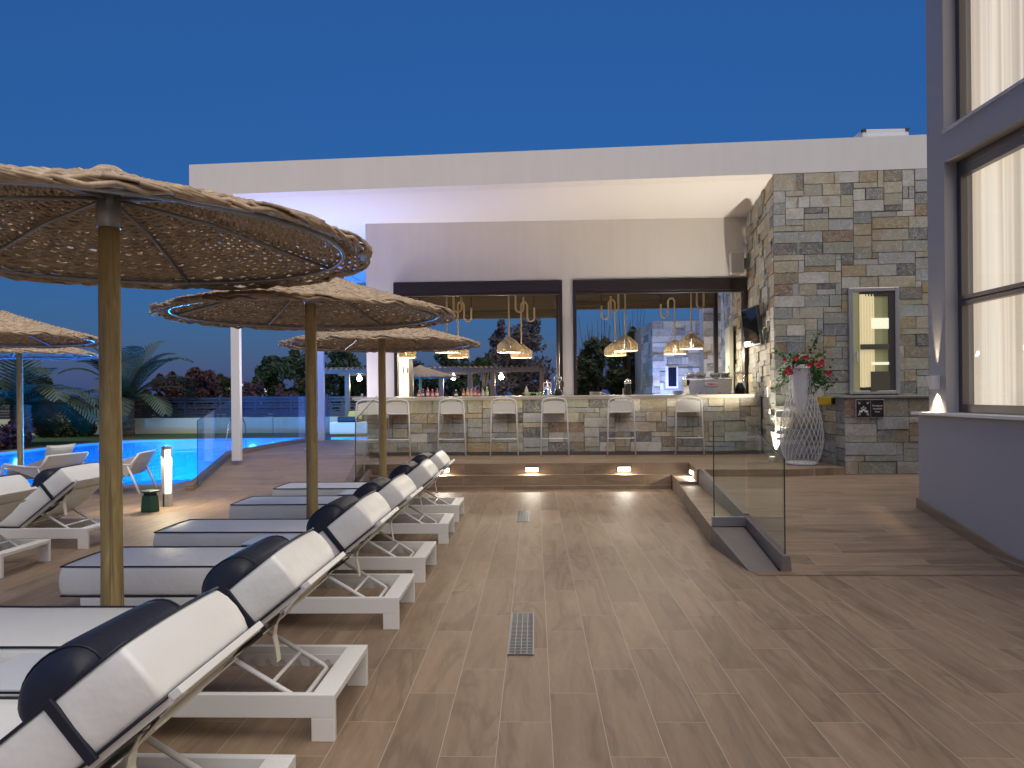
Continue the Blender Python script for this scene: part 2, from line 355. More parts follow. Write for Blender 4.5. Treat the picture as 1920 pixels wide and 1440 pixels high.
# left ramp and covered walkway
mb = MB(); mb.quad((-5.42, 10.81, .001), (-2.6, 10.81, .001), (-2.6, 12.75, .378), (-5.42, 12.75, .378))
mb.quad((-5.42, 12.75, .378), (-2.6, 12.75, .378), (-2.6, 17.25, .378), (-5.42, 17.25, .378)); tag(mb.build('left_ramp', M['plank_x']), kind='structure')
mb = MB(); mb.prism([(-5.5, 10.9), (-5.42, 10.9), (-5.42, 17.3), (-5.5, 17.3)], -.03, [.03, .03, .44, .44])
mb.v = []; mb.f = []
mb.prism([(-5.33, 10.82), (-5.22, 10.82), (-5.42, 12.75), (-5.53, 12.75)], -.03, [.09, .09, .46, .46]); mb.prism([(-5.53, 12.75), (-5.42, 12.75), (-5.22, 18.3), (-5.33, 18.3)], -.03, .46)
mb.box(-5.4, -2.6, 17.25, 17.3, -.03, .376)
tag(mb.build('walkway_kerb', M['plank_r']), kind='structure')
# bar platform with two steps; right-hand return runs towards the camera
mb = MB(); mb.prism([(-2.6, 10.94), (2.314, 10.94), (2.212, 9.93), (3.437, 9.87), (4.283, 10.07), (4.30, 11.2), (5.0, 18), (-2.6, 18)], -.03, .378)
tag(mb.build('bar_platform', M['plank_x']), kind='structure')
mb = MB(); mb.prism([(-2.6, 10.78), (2.029, 10.80), (1.975, 9.93), (2.211, 9.93), (2.312, 10.939), (-2.6, 10.939)], -.03, .213)
tag(mb.build('lower_step', M['plank_x']), kind='structure')
# riser facings (wood-look tile on the faces)
mb = MB(); mb.box(-2.6, 2.305, 10.934, 10.9385, .215, .372); mb.box(-2.6, 2.02, 10.774, 10.7795, 0.0, .207); tag(mb.build('step_risers', M['plank_r']), kind='structure')
# low sloping side wedge next to the glass
mb = MB(); mb.prism([(1.63, 6.77), (1.965, 6.77), (2.25, 9.925), (1.97, 9.925)], -.03, [.185, .185, .172, .172])
tag(mb.build('side_ledge', M['plank_x']), kind='structure')
mb = MB(); mb.prism([(1.697, 5.787), (1.93, 5.787), (1.93, 6.768), (1.63, 6.768)], -.03, [.003, .003, .185, .185]); tag(mb.build('ledge_slope', pmat('grey_slope_tile', (.20, .17, .15), .45, var=.2)), kind='structure')
mb = MB(); mb.prism([(-2.75, 10.0), (-2.62, 10.0), (-2.62, 10.93), (-2.75, 10.93)], -.03, [.09, .09, .43, .43]); tag(mb.build('left_kerb', M['plank_r']), kind='structure')

# ------------------------------------------------------------------ bar pavilion
UF = Vector((1, -.0624, 0)).normalized(); NF = Vector((UF.y, -UF.x, 0))
def fp(x): return 11.07-(x-3.67)*.0624   # facade line Y at X
pav = empty('bar_pavilion', (0, 12, 0), 0, 'flat roofed white bar building with stone clad wall and deep roof overhang', 'building')
def P(mb, name, m, parent=pav, **k):
    off = Vector(parent.location) if parent.parent is None else Vector((0, 12, 0))
    if parent.parent is None: mb.v = [(a-off.x, b-off.y, c-off.z) for a, b, c in mb.v]
    else:
        mb.v = [(a-off.x, b-off.y, c-off.z) for a, b, c in mb.v]
    return mb.build(name, m, parent, **k)
mb = MB(); mb.prism([(-5.63, 11.65), (8.5, fp(8.5)), (8.5, fp(8.5)+.3), (-5.33, 11.95)], 4.745, 5.25)
mb.prism([(-5.63, 11.652), (-5.331, 11.952), (-5.0, 21.0), (-5.3, 21.0)], 4.745, 5.25); roof = P(mb, 'roof', M['render'])
mb = MB(); mb.prism([(-5.32, 11.96), (8.5, fp(8.5)+.31), (8.5, 21), (-5.0, 21)], 4.76, 5.18); P(mb, 'soffit', M['soffit'])
# window wall above bar: pillars and lintel
mb = MB()
def wbox(x0, x1, z0, z1, t=.22, y=13.85): mb.box(x0, x1, y, y+t, z0, z1)
wbox(-3.24, -2.70, .378, 4.76); wbox(.55, .755, .378, 4.76); mb.box(-2.70, .55, 13.85, 14.07, 3.62, 4.76); mb.box(.755, 4.6, 13.85, 14.07, 3.62, 4.76)
wbox(-2.70, .55, .378, 1.35); wbox(.755, 4.05, .378, 1.35)
P(mb, 'wall', M['render'])
for x0, x1 in ((-2.70, .55), (.755, 4.06)):
    f = MB(); y = 13.80
    f.box(x0, x1, y, y+.25, 3.385, 3.60); f.box(x0, x0+.065, y, y+.2, 1.41, 3.385); f.box(x1-.065, x1, y, y+.2, 1.41, 3.385); f.box(x0+.065, x1-.065, y+.02, y+.10, 3.34, 3.385)
    P(f, 'window_frame', M['dark'], bevel=.006)
# interior
mb = MB(); mb.box(-3.24, 4.6, 14.07, 18, 3.95, 4.1); P(mb, 'ceiling', M['soffit'])
mb = MB(); mb.box(-3.24, -2.96, 17.0, 17.3, .378, 3.95); mb.box(-3.24, -3.10, 14.07, 17.0, .378, 3.95); mb.box(.62, .80, 17.0, 17.2, .378, 3.95); mb.box(-2.96, 4.5, 17.0, 17.2, .378, 1.3); P(mb, 'rear_wall', M['render'])
for x0, x1, zb in ((-2.96, .62, 3.215), (.80, 4.30, 3.40)):
    f = MB(); f.box(x0, x0+.09, 16.95, 17.05, 1.302, 3.9); f.box(x1-.09, x1, 16.95, 17.05, 1.302, 3.9); f.box(x0+.09, x1-.09, 16.97, 17.03, 1.302, 1.34); f.box(x0+.09, x1-.09, 16.992, 17.03, 3.8, 3.9); P(f, 'window_frame', M['dark'], bevel=.005)
    f = MB(); zt = 3.9; n = 5
    f.box(x0+.09, x1-.09, 16.90, 16.99, zb+.18, zt)
    for k in range(n): f.box(x0+.09, x1-.09, 16.87+.008*(k % 2), 16.98, zb+.036*k, zb+.036*k+.03)
    P(f, 'roman_blind', pmat('brown_blind', (.085, .068, .05), .8, bump=.3), bevel=.008)
# stone side wall (right), along the bar end and on inside
A = Vector((3.69, 11.10, 0)); Bv = Vector((4.08, 13.85, 0)); US = (Bv-A).normalized(); NS = Vector((-US.y, US.x, 0))
mb = MB(); mb.c = []
L = (Vector((4.72, 18.3, 0))-A).length
e = A+US*L; q = [tuple(A-NS*.001), tuple(e), tuple(e-NS*.4), tuple(A-NS*.4+US*.05)]
mb.prism([(p[0], p[1]) for p in [A-NS*.012, A-NS*.35, e-NS*.35, e-NS*.012]], .30, 4.76); mb.c = [(.30, .28, .24)]*len(mb.f)
stone_panel(mb, A+Vector((0, 0, .378))-NS*.012, US, NS, lin(0, L, .09), lin(0, 4.37, .088), rough=.045)
P(mb, 'side_stone_cladding', M['stone'])
# stone front
mb = MB(); Bo = Vector((3.66, fp(3.66)+.012, .282))
mb.hexa([(3.66, fp(3.66)+.02, .25), (8.5, fp(8.5)+.02, .25), (8.5, fp(8.5)+.32, .25), (4.05, fp(3.7)+.32, .25), (3.66, fp(3.66)+.02, 4.745), (8.5, fp(8.5)+.02, 4.745), (8.5, fp(8.5)+.32, 4.745), (4.05, fp(3.7)+.32, 4.745)])
mb.c = [(.30, .28, .24)]*len(mb.f)
HX0, HX1, HZ0, HZ1 = 4.74-3.66, 5.45-3.66, 1.39-.282, 2.975-.282
stone_panel(mb, Bo, UF, NF, glin(0, HX0, HX1, 4.0), glin(0, HZ0, HZ1, 4.463), holes=[(HX0, HX1, HZ0, HZ1)], rough=.014)
P(mb, 'front_stone_cladding', M['stone'])
# projecting plinth of stone under the window
mb = MB(); mb.prism([(4.30, 10.10), (8.5, 10.10), (8.5, 10.9), (4.36, 10.9)], .2, 1.33); mb.c = [(.30, .28, .24)]*len(mb.f)
stone_panel(mb, (4.283, 10.09, .282), (1, 0, 0), (0, -1, 0), lin(0, 3.4, .088), lin(0, 1.05, .088), rough=.016)
stone_panel(mb, (4.29, 10.09, .282), (.07, 1, 0), (-1, .07, 0), lin(0, .95, .088), lin(0, 1.05, .088), rough=.016)
P(mb, 'stone_plinth', M['stone'])
mb = MB(); mb.prism([(4.26, 10.06), (8.5, 10.06), (8.5, fp(8.5)-.02), (4.33, fp(4.33)-.02)], 1.332, 1.362); P(mb, 'plinth_ledge', pmat('grey_ledge', (.33, .32, .30), .6, var=.1), bevel=.004)
# small window in the stone front
wy = fp(5.1)
def fbox(mb, x0, x1, z0, z1, d0, d1):
    pts = []
    for z in (z0, z1):
        for (x, d) in ((x0, d0), (x1, d0), (x1, d1), (x0, d1)):
            pts.append((x, fp(x)-d0 if d == d0 else fp(x)-d1, z))
    mb.hexa([pts[0], pts[1], pts[2], pts[3], pts[4], pts[5], pts[6], pts[7]])
mb = MB(); X0, X1, Z0, Z1 = 4.735, 5.455, 1.385, 2.98
for (a, b, c, d) in ((X0, X0+.06, Z0, Z1), (X1-.06, X1, Z0, Z1), (X0+.06, X1-.06, Z0, Z0+.05), (X0+.06, X1-.06, Z1-.06, Z1)): fbox(mb, a, b, c, d, .045, -.02)
wf = P(mb, 'window', M['alu'], bevel=.008)
mb = MB()
for (a, b, c, d) in ((X0+.062, X0+.145, Z0+.052, Z1-.062), (X1-.145, X1-.062, Z0+.052, Z1-.062), (X0+.145, X1-.145, Z0+.052, Z0+.11), (X0+.145, X1-.145, Z1-.13, Z1-.062)): fbox(mb, a, b, c, d, .03, -.02)
P(mb, 'sash', M['bronze'], wf, bevel=.006)
mb = MB(); fbox(mb, X0+.145, X1-.145, Z0+.11, Z1-.13, .008, .002); P(mb, 'pane', M['win'], wf)
mb = MB(); fbox(mb, X0+.09, X0+.115, 1.86, 2.02, .075, .055); fbox(mb, X0+.09, X0+.125, 1.985, 2.02, .055, .03); P(mb, 'handle', M['white'], wf, bevel=.004)
# behind the small window: wall, curtain and shelf sheets, room light painted as glow
mb = MB(); mb.box(X0+.02, X1+.3, 10.965, 10.975, Z0+.0, Z1); P(mb, 'room_wall', pmat('glowing_room_wall', (.35, .34, .20), .8, emis=(.42, .40, .18), es=.17), wf)
mb = MB()
n = 30
for k in range(n):
    xa = X0+.15+.22*k/n; xb = X0+.15+.22*(k+1)/n; ya = 10.955+.006*sin(k*1.1); yb = 10.955+.006*sin((k+1)*1.1)
    mb.quad((xa, ya, Z0+.1), (xb, yb, Z0+.1), (xb, yb, Z1-.1), (xa, ya, Z1-.1))
P(mb, 'curtain', pmat('glowing_cream_curtain', (.8, .7, .42), .8, emis=(.85, .70, .40), es=.40), wf, smooth=True)
lsm = pmat('glowing_shelf', (.8, .8, .7), .6, emis=(.95, .9, .62), es=.65)
mb = MB(); mb.box(X0+.33, X1-.13, 10.945, 10.955, 2.36, 2.52); P(mb, 'glowing_panel', lsm, wf)
mb = MB(); mb.box(X0+.33, X1-.13, 10.945, 10.955, 1.82, 1.86); P(mb, 'glowing_shelf', lsm, wf)
rfm = pmat('room_furniture', (.12, .12, .08), .6)
mb = MB(); mb.box(X0+.15, X1-.14, 10.935, 10.944, 2.05, 2.13); P(mb, 'crossbar', rfm, wf)
mb = MB(); mb.box(X0+.3, X1-.14, 10.935, 10.944, 1.42, 1.72); P(mb, 'chair_back', rfm, wf)
# columns of the walkway
for k, (x, y) in enumerate(((-5.10, 12.18), (-5.06, 16.95))):
    mb = MB(); mb.box(x-.075, x+.075, y-.05, y+.05, .34, 4.76); P(mb, 'column', M['white'], bevel=.006)
# bar counter (a thing of its own)
bar = empty('bar_counter', (0, 12.35, .378), 0, 'long stone faced bar counter with pale slab top under the pendant lamps', 'bar counter')
mb = MB(); mb.prism([(-2.92, 12.55), (3.84, 12.33), (3.86, 12.9), (-2.92, 13.1)], .378, 1.36); mb.c = [(.30, .28, .24)]*len(mb.f)
ub = Vector((3.84+2.92, 12.33-12.55, 0)); stone_panel(mb, (-2.92, 12.54, .43), ub, (ub.y, -ub.x, 0), lin(0, ub.length-.01, .088), lin(0, .93, .085), rough=.016)
stone_panel(mb, (-2.93, 12.55, .43), (0, 1, 0), (-1, 0, 0), lin(0, .5, .088), lin(0, .93, .085), rough=.016)
P(mb, 'stone_front', M['stone'], bar)
mb = MB(); mb.prism([(-2.9, 12.505), (3.83, 12.285), (3.83, 12.33), (-2.9, 12.55)], .378, .428); P(mb, 'skirting', M['bronze'], bar)
mb = MB(); mb.prism([(-3.14, 12.32), (3.66, 12.10), (3.84, 13.3), (4.0, 13.78), (-2.72, 13.79), (-3.14, 13.6)], 1.362, 1.398); P(mb, 'counter_top', M['counter'], bar, bevel=.004)
mb = MB(); mb.prism([(-3.1, 12.322), (3.655, 12.105), (3.655, 12.12), (-3.1, 12.337)], 1.340, 1.361); P(mb, 'counter_lip', M['counter'], bar)
mb = MB(); mb.prism([(-2.9, 12.38), (3.6, 12.17), (3.6, 12.19), (-2.9, 12.40)], 1.352, 1.360); P(mb, 'added_led_strip', pmat('added_led_strip', (1, 1, 1), .5, emis=(1, .86, .6), es=.6), bar)  # unseen strip, added as a source for the bar front wash
light('added_strip_lamp', 'AREA', (.43, -.10, .960), 6, (1, .90, .74), bar, 6.5, aim=(0, .15, -1), sy=.03).rotation_euler.z = 0  # added wash over the bar front, no lamp seen there

# ------------------------------------------------------------------ right building
rb = empty('main_building', (5, 2, 0), 0, 'lilac grey rendered building at the right edge with tall curtained windows', 'building')
def PB(mb, name, m, parent=rb, **k):
    mb.v = [(a-5, b-2, c) for a, b, c in mb.v]; return mb.build(name, m, parent, **k)
mb = MB(); mb.box(3.79, 9, -5, 7.235, -.02, 1.19); PB(mb, 'base_wall', M['grey'])
mb = MB(); mb.hexa([(3.76, -5, -.01), (3.789, -5, -.01), (3.789, 7.25, -.01), (3.76, 7.25, -.01), (3.76, -5, .1), (3.789, -5, .1), (3.789, 7.25, .38), (3.76, 7.25, .38)])
mb.v = []; mb.f = []
mb.hexa([(3.765, -5, 0), (3.789, -5, 0), (3.789, 5.787, 0), (3.765, 5.787, 0), (3.765, -5, .10), (3.789, -5, .10), (3.789, 5.787, .10), (3.765, 5.787, .10)])
mb.hexa([(3.765, 5.787, 0), (3.789, 5.787, 0), (3.789, 7.245, .27), (3.765, 7.245, .27), (3.765, 5.787, .10), (3.789, 5.787, .10), (3.789, 7.245, .37), (3.765, 7.245, .37)])
PB(mb, 'skirting', M['plank_r'])
mb = MB(); mb.box(3.74, 4.0, -5, 7.28, 1.192, 1.22); PB(mb, 'sill', pmat('white_sill', (.72, .70, .68), .5), bevel=.003)
mb = MB(); mb.box(3.85, 9, 6.86, 7.15, 1.222, 6.1)
mb.box(3.85, 4.06, -5, 6.86, 3.56, 3.83); mb.box(3.85, 4.06, -5, 6.86, 5.7, 6.1); mb.box(4.2, 9, -5, 6.86, 1.222, 6.1); PB(mb, 'upper_wall', M['grey'])
mb = MB(); mb.box(3.835, 4.02, -5, 6.858, 3.832, 3.86); PB(mb, 'upper_sill', pmat('pale_sill', (.62, .60, .60), .5))
for z0, z1, big in ((1.222, 3.56, True), (3.862, 5.7, False)):
    f = MB(); x0, x1 = 3.965, 4.03
    f.box(x0, x1, 6.80, 6.858, z0, z1); f.box(x0, x1, -5, 6.80, z1-(.15 if big else .07), z1); f.box(x0, x1, -5, 6.80, z0, z0+(.075 if big else .05))
    if big:
        f.box(3.955, x1, -5, 6.80, 2.215, 2.255); f.box(3.945, x1, -5, 6.80, 2.26, 2.30); f.box(3.958, x1, -5, 6.80, 3.48, 3.487)
    for y in (4.4, 1.9, -.6, -3): f.box(x0+.002, x1, y-.03, y+.03, z0+.05, z1-.06)
    wfr = PB(f, 'window', M['bronze'], bevel=.004)
    g = MB(); g.quad((3.99, -5, z0), (3.99, 6.8, z0), (3.99, 6.8, z1), (3.99, -5, z1)); g.v = [(a-5, b-2, c) for a, b, c in g.v]; g.build('pane', M['win'], wfr)
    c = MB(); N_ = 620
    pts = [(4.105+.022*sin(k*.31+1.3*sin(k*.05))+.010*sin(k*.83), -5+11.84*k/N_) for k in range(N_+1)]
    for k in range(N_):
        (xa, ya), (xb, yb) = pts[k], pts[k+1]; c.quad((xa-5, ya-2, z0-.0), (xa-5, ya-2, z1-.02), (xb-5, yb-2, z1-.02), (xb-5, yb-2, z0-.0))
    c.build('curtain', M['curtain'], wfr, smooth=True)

# ------------------------------------------------------------------ glass balustrades
def glass_fence(name, label, panels, mat, shoe=None, shoe_mat=None, group='glass balustrades'):
    """panels: (p0, p1, z0a, z0b, z1a, z1b)"""
    c = panels[0][0]; e = empty(name, (c[0], c[1], 0), 0, label, 'balustrade', group)
    for p0, p1, za, zb, ta, tb in panels:
        a, b = Vector((*p0, 0)), Vector((*p1, 0)); u = (b-a).normalized(); n = Vector((-u.y, u.x, 0))*.006; o = e.location
        m = MB(); a0, b0 = a+u*.006-o, b-u*.006-o
        m.hexa([a0-n+Vector((0, 0, za)), b0-n+Vector((0, 0, zb)), b0+n+Vector((0, 0, zb)), a0+n+Vector((0, 0, za)), a0-n+Vector((0, 0, ta)), b0-n+Vector((0, 0, tb)), b0+n+Vector((0, 0, tb)), a0+n+Vector((0, 0, ta))])
        g = m.build('glass_panel', mat, e)
        k = MB(); k.tube([a0-u*.004+Vector((0, 0, za)), a0-u*.004+Vector((0, 0, ta)), b0+u*.004+Vector((0, 0, tb))], .0055, 6); k.build('panel_edge', M['glass_edge'], g)
    if shoe:
        for (p0, p1, za, zb, ha, hb, th) in shoe:
            a, b = Vector((*p0, 0))-e.location, Vector((*p1, 0))-e.location; u = (b-a).normalized(); n = Vector((-u.y, u.x, 0))*th/2; n2 = n*.72
            m = MB(); m.hexa([a-n+Vector((0, 0, za)), b-n+Vector((0, 0, zb)), b+n+Vector((0, 0, zb)), a+n+Vector((0, 0, za)), a-n2+Vector((0, 0, ha)), b-n2+Vector((0, 0, hb)), b+n2+Vector((0, 0, hb)), a+n2+Vector((0, 0, ha))])
            m.build('base_rail', shoe_mat or M['bronze'], e, bevel=.003)
    return e
shoe_m = pmat('taupe_kerb', (.20, .165, .15), .5, var=.1)
glass_fence('glass_balustrade', 'clear slanted glass balustrade beside the right hand ramp with a dark upright edge', [
    ((1.995, 5.83), (1.985, 6.80), .10, .25, .895, 1.155), ((1.66, 6.76), (1.96, 6.76), .22, .22, 1.165, 1.165)], M['glass'],
    [((1.99, 5.787), (1.98, 6.83), 0, .10, .125, .275, .085), ((1.98, 6.83), (2.265, 9.9), .1, .1, .29, .40, .075)], shoe_m)
mb = MB(); mb.box(1.64, 1.95, 6.735, 6.775, .188, .275); o = mb.build('base_rail', M['steel'], bevel=.003); o.location = (0, 0, 0)
_gb = [x for x in bpy.data.objects if x.name == 'glass_balustrade'][0]; o.parent = _gb; o.location = (-_gb.location.x, -_gb.location.y, 0)
glass_fence('glass_balustrade', 'clear glass balustrade at the left end of the bar steps, seen against the stone', [((-2.54, 10.12), (-2.52, 11.45), .12, .40, 1.09, 1.42)], M['glass'],
    [((-2.54, 10.05), (-2.52, 11.5), 0, .30, .12, .42, .08)], shoe_m)
glass_fence('glass_balustrade', 'blue lit glass balustrade along the pool, sloping down to its near end', [
    ((-5.17, 10.88), (-5.43, 12.95), .07, .45, 1.07, 1.43), ((-5.43, 12.98), (-5.37, 14.6), .45, .45, 1.435, 1.435), ((-5.37, 14.62), (-5.31, 16.5), .45, .45, 1.435, 1.435), ((-5.31, 16.52), (-5.25, 18.3), .45, .45, 1.435, 1.435)], M['glass_pool'])

# ------------------------------------------------------------------ lounger
def rounded(mb, prof_bottom, prof_top): pass
def make_lounger():
    r = empty('sun_lounger')
    f = MB(); f.box(-1.98, 0, 0, .03, .098, .195); f.box(-1.98, 0, .57, .60, .098, .195); f.box(-.098, 0, .03, .57, .163, .193); f.box(-1.98, -1.882, .03, .57, .163, .193)
    f.box(-1.9, -.1, .03, .038, .165, .185); f.build('frame', M['white'], r, bevel=.003)
    for x in (-.098, -1.98):
        for y in (0, .57): MB().box(x, x+.098, y, y+.03, .0, .098).build('leg', M['white'], r, bevel=.003)
    MB().box(-1.88, -.70, .031, .569, .180, .188).build('seat_sling', M['sling'], r)
    ca, sa = cos(R(38.7)), sin(R(38.7)); H = Vector((-.695, 0, .190)); D = Vector((ca, 0, sa)); Nn = Vector((-sa, 0, ca)); Yv = Vector((0, 1, 0))
    def obx(m, s0, s1, y0, y1, n0, n1):
        m.hexa([H+D*s+Yv*y+Nn*n for n in (n0, n1) for s, y in ((s0, y0), (s1, y0), (s1, y1), (s0, y1))])
    b = MB(); obx(b, 0, .74, .035, .06, -.022, .004); obx(b, 0, .74, .54, .565, -.022, .004); obx(b, .715, .75, .02, .58, -.018, .006); obx(b, .36, .40, .06, .54, -.03, -.01); b.build('backrest_frame', M['white'], r, bevel=.003)
    s = MB()
    n = 10
    for k in range(n):     # sagging sling under the back cushion
        a = .05+.66*k/n; c = .05+.66*(k+1)/n; da = -.012-.045*sin(PI*(k/n)); dc = -.012-.045*sin(PI*((k+1)/n))
        s.quad(H+D*a+Yv*.07+Nn*da, H+D*c+Yv*.07+Nn*dc, H+D*c+Yv*.53+Nn*dc, H+D*a+Yv*.53+Nn*da)
    for k in range(4): obx(s, .12+.16*k, .15+.16*k, .06, .54, -.035-.02*sin(PI*(k+1)/5), -.03-.02*sin(PI*(k+1)/5))
    s.build('back_sling', M['sling'], r, smooth=False)
    tp = MB(); prev = None      # loose webbing tail
    for yy in (.05,):
        pts = [(.56, -.03), (.50, -.055)]
        P3 = [H+D*a+Nn*b for a, b in pts]; P3 += [P3[-1]+Vector((-.006, 0, -.04)), P3[-1]+Vector((.004, 0, -.09)), P3[-1]+Vector((.012, 0, -.15))]
        for i in range(len(P3)-1): tp.quad(P3[i]+Yv*yy, P3[i+1]+Yv*yy, P3[i+1]+Yv*(yy+.045), P3[i]+Yv*(yy+.045)); tp.quad(P3[i]+Yv*yy+Vector((.004, 0, 0)), P3[i]+Yv*(yy+.045)+Vector((.004, 0, 0)), P3[i+1]+Yv*(yy+.045)+Vector((.004, 0, 0)), P3[i+1]+Yv*yy+Vector((.004, 0, 0)))
    tp.build('webbing_strap', M['sling'], r)
    pb = MB(); pb.tube([(-.49, .11, .315), (-.19, .11, .135), (-.17, .13, .125), (-.17, .47, .125), (-.19, .49, .135), (-.49, .49, .315)], .0115, 8); pb.tube([(-.30, .11, .20), (-.30, .49, .20)], .009, 8)
    pb.tube([(-.49, .06, .318), (-.49, .54, .318)], .011, 8); pb.build('support_bar', M['white'], r, smooth=True)
    for y in (.045, .55):
        m = MB(); pr = [(-.62, .163)]
        for k in range(6): x = -.60+.075*k; pr += [(x, .105), (x+.022, .105), (x+.026, .135), (x+.045, .14), (x+.055, .118)]
        pr += [(-.14, .105), (-.12, .163)]; m.extr(pr, y, y+.006); m.build('ratchet_rack', M['white'], r)
    # mattress: one folded cushion with soft edges
    A_, B_, C_, D_, E_, F_ = (-2.11, .205), (-.68, .205), (-.15, .63), (-.265, .772), (-.757, .385), (-2.11, .385)
    def seg(p, q, n): return [(p[0]+(q[0]-p[0])*k/n, p[1]+(q[1]-p[1])*k/n) for k in range(n)]
    bot = seg(A_, B_, 12)+seg(B_, C_, 6)+[C_]; top = seg(F_, E_, 12)+seg(E_, D_, 6)+[D_]
    NB = len(bot); ny = 8; nz = 4; m = MB(); idx = {}
    def pt(i, j, k):
        u, v_ = j/ny, k/nz; bx, bz = bot[i]; tx, tz = top[i]
        x = bx+(tx-bx)*v_; z = bz+(tz-bz)*v_; y = .012+.576*u
        dx, dz = tx-bx, tz-bz; l = math.hypot(dx, dz); dx, dz = dx/l, dz/l
        puff = .010*(1-(2*u-1)**2)*(1 if i not in (0, NB-1) else .6)
        if k == nz: x += dx*puff; z += dz*puff
        sp = .010*(1-(2*v_-1)**2); wob = .003*sin(i*1.7+k)+.002*sin(i*.9)
        if j == 0: y -= sp+wob*.6
        if j == ny: y += sp+wob*.6
        if i == 0: x -= .012*(1-(2*v_-1)**2)
        if i == NB-1: x += .014*(1-(2*v_-1)**2)*ca; z += .014*(1-(2*v_-1)**2)*sa
        return (x, y, z)
    def gi(i, j, k):
        if (i, j, k) not in idx: idx[(i, j, k)] = len(m.v); m.v.append(pt(i, j, k))
        return idx[(i, j, k)]
    for i in range(NB-1):
        for j in range(ny): m.f.append((gi(i, j, nz), gi(i+1, j, nz), gi(i+1, j+1, nz), gi(i, j+1, nz))); m.f.append((gi(i, j+1, 0), gi(i+1, j+1, 0), gi(i+1, j, 0), gi(i, j, 0)))
        for k in range(nz): m.f.append((gi(i, 0, k), gi(i+1, 0, k), gi(i+1, 0, k+1), gi(i, 0, k+1))); m.f.append((gi(i, ny, k+1), gi(i+1, ny, k+1), gi(i+1, ny, k), gi(i, ny, k)))
    for j in range(ny):
        for k in range(nz): m.f.append((gi(0, j, k+1), gi(0, j+1, k+1), gi(0, j+1, k), gi(0, j, k))); m.f.append((gi(NB-1, j, k), gi(NB-1, j+1, k), gi(NB-1, j+1, k+1), gi(NB-1, j, k+1)))
    mt = m.build('mattress', M['cushion'], r, smooth=True, bevel=.016, seg=3)
    pp = MB()
    for k in (0, nz):
        loop = [pt(i, 0, k) for i in range(NB)]+[pt(NB-1, j, k) for j in range(1, ny)]+[pt(i, ny, k) for i in range(NB-1, -1, -1)]+[pt(0, j, k) for j in range(ny-1, 0, -1)]
        loop = [(a, b-.001 if b < .3 else b+.001, c+(.001 if k else -.001)) for a, b, c in loop]; pp.tube(loop, .0052, 6, closed=True)
    pp.build('piping', M['pipe'], mt, smooth=True)
    # pillow: D section bolster
    Tp = Vector((-.265, 0, .772)); m = MB(); ny2, na = 22, 14; C0 = Tp-D*.24+Nn*.0
    for j in range(ny2+1):
        u = -1+2*j/ny2; uu = sin(u*PI/2); yy = .30+.285*uu; s_ = max(.0, 1-abs(uu)**8)**.5; s_ = max(s_, .02)
        for k in range(na+1):
            a = PI*k/na; px = -cos(a)*.138*(.55+.45*s_); pn = (max(0,sin(a))**.8)*.118*s_+(.004)
            q = C0+D*px+Nn*pn; m.v.append((q.x, yy, q.z))
    for j in range(ny2):
        for k in range(na): a = j*(na+1)+k; m.f.append((a, a+1, a+na+2, a+na+1))
        a = j*(na+1); m.f.append((a+na, a, a+na+1, a+2*na+1))
    pl = m.build('pillow', M['navy'], r, smooth=True)
    for y0, y1 in ((-.006, .008), (.592, .606)):
        st = MB(); st.hexa([C0+D*s+Yv*y+Nn*n for n in (-.195, .01) for s, y in ((-.016, y0), (.016, y0), (.016, y1), (-.016, y1))])
        st.build('strap', M['navy'], pl, bevel=.003)
    # seam piping at the pillow ends
    for u in (-.78, .78):
        pts = []; sp = MB()
        for k in range(na+1):
            a = PI*k/na; s_ = (1-abs(u)**8)**.5; q = C0+D*(-cos(a)*.140*(.55+.45*s_))+Nn*((max(0,sin(a))**.8)*.119*s_+.005); pts.append((q.x, .30+.285*u, q.z))
        sp.tube(pts, .0032, 6)
        sp.build('seam', M['pipe'], pl, smooth=True)
    return r
lg = make_lounger()
LN = [(-.84, 1.86, 'white cushioned sun lounger nearest the camera, cut by the lower left corner'),
      (-.838, 2.95, 'white sun lounger second from the camera'),
      (-.84, 4.37, 'white sun lounger just beyond the nearest umbrella pole, third from the camera'),
      (-.845, 5.46, 'white sun lounger fourth from the camera, just before the second umbrella pole'),
      (-.84, 6.89, 'white sun lounger just beyond the second umbrella pole, fifth from the camera'),
      (-.858, 8.05, 'farthest white sun lounger of the right hand row, closest to the bar steps'),
      (-4.25, 6.70, 'white left row sun lounger whose navy pillow shows, before the armchair'),
      (-4.262, 5.61, 'white sun lounger at the left edge, only its raised end and legs in the picture')]
for k, (x, y, lb) in enumerate(LN):
    o = lg if k == 0 else copy_tree(lg)
    o.location = (x, y, 0); o.rotation_euler = (0, 0, R(rnd.uniform(-.8, .8))); tag(o, lb, 'sun lounger', 'white sun loungers on the terrace')
# low side tables
tb = empty('side_table')
MB().box(0, .46, 0, .36, .382, .392).build('table_top', pmat('pale_laminate', (.62, .66, .70), .3), tb, bevel=.002); MB().box(0, .46, 0, .36, .374, .381).build('table_edge', M['black'], tb)
for x in (.03, .40):
    for y in (.03, .30): MB().box(x, x+.03, y, y+.03, 0, .374).build('leg', M['white'], tb)
for k, (x, y, lb) in enumerate(((-2.10, 2.52, 'low pale side table at the lower left edge between the two nearest loungers'), (-2.08, 5.02, 'low pale side table behind the third lounger from the camera'), (-2.09, 7.55, 'farthest low side table, just beyond the second umbrella pole'))):
    o = tb if k == 0 else copy_tree(tb); o.location = (x, y, 0); tag(o, lb, 'table', 'low side tables between loungers')

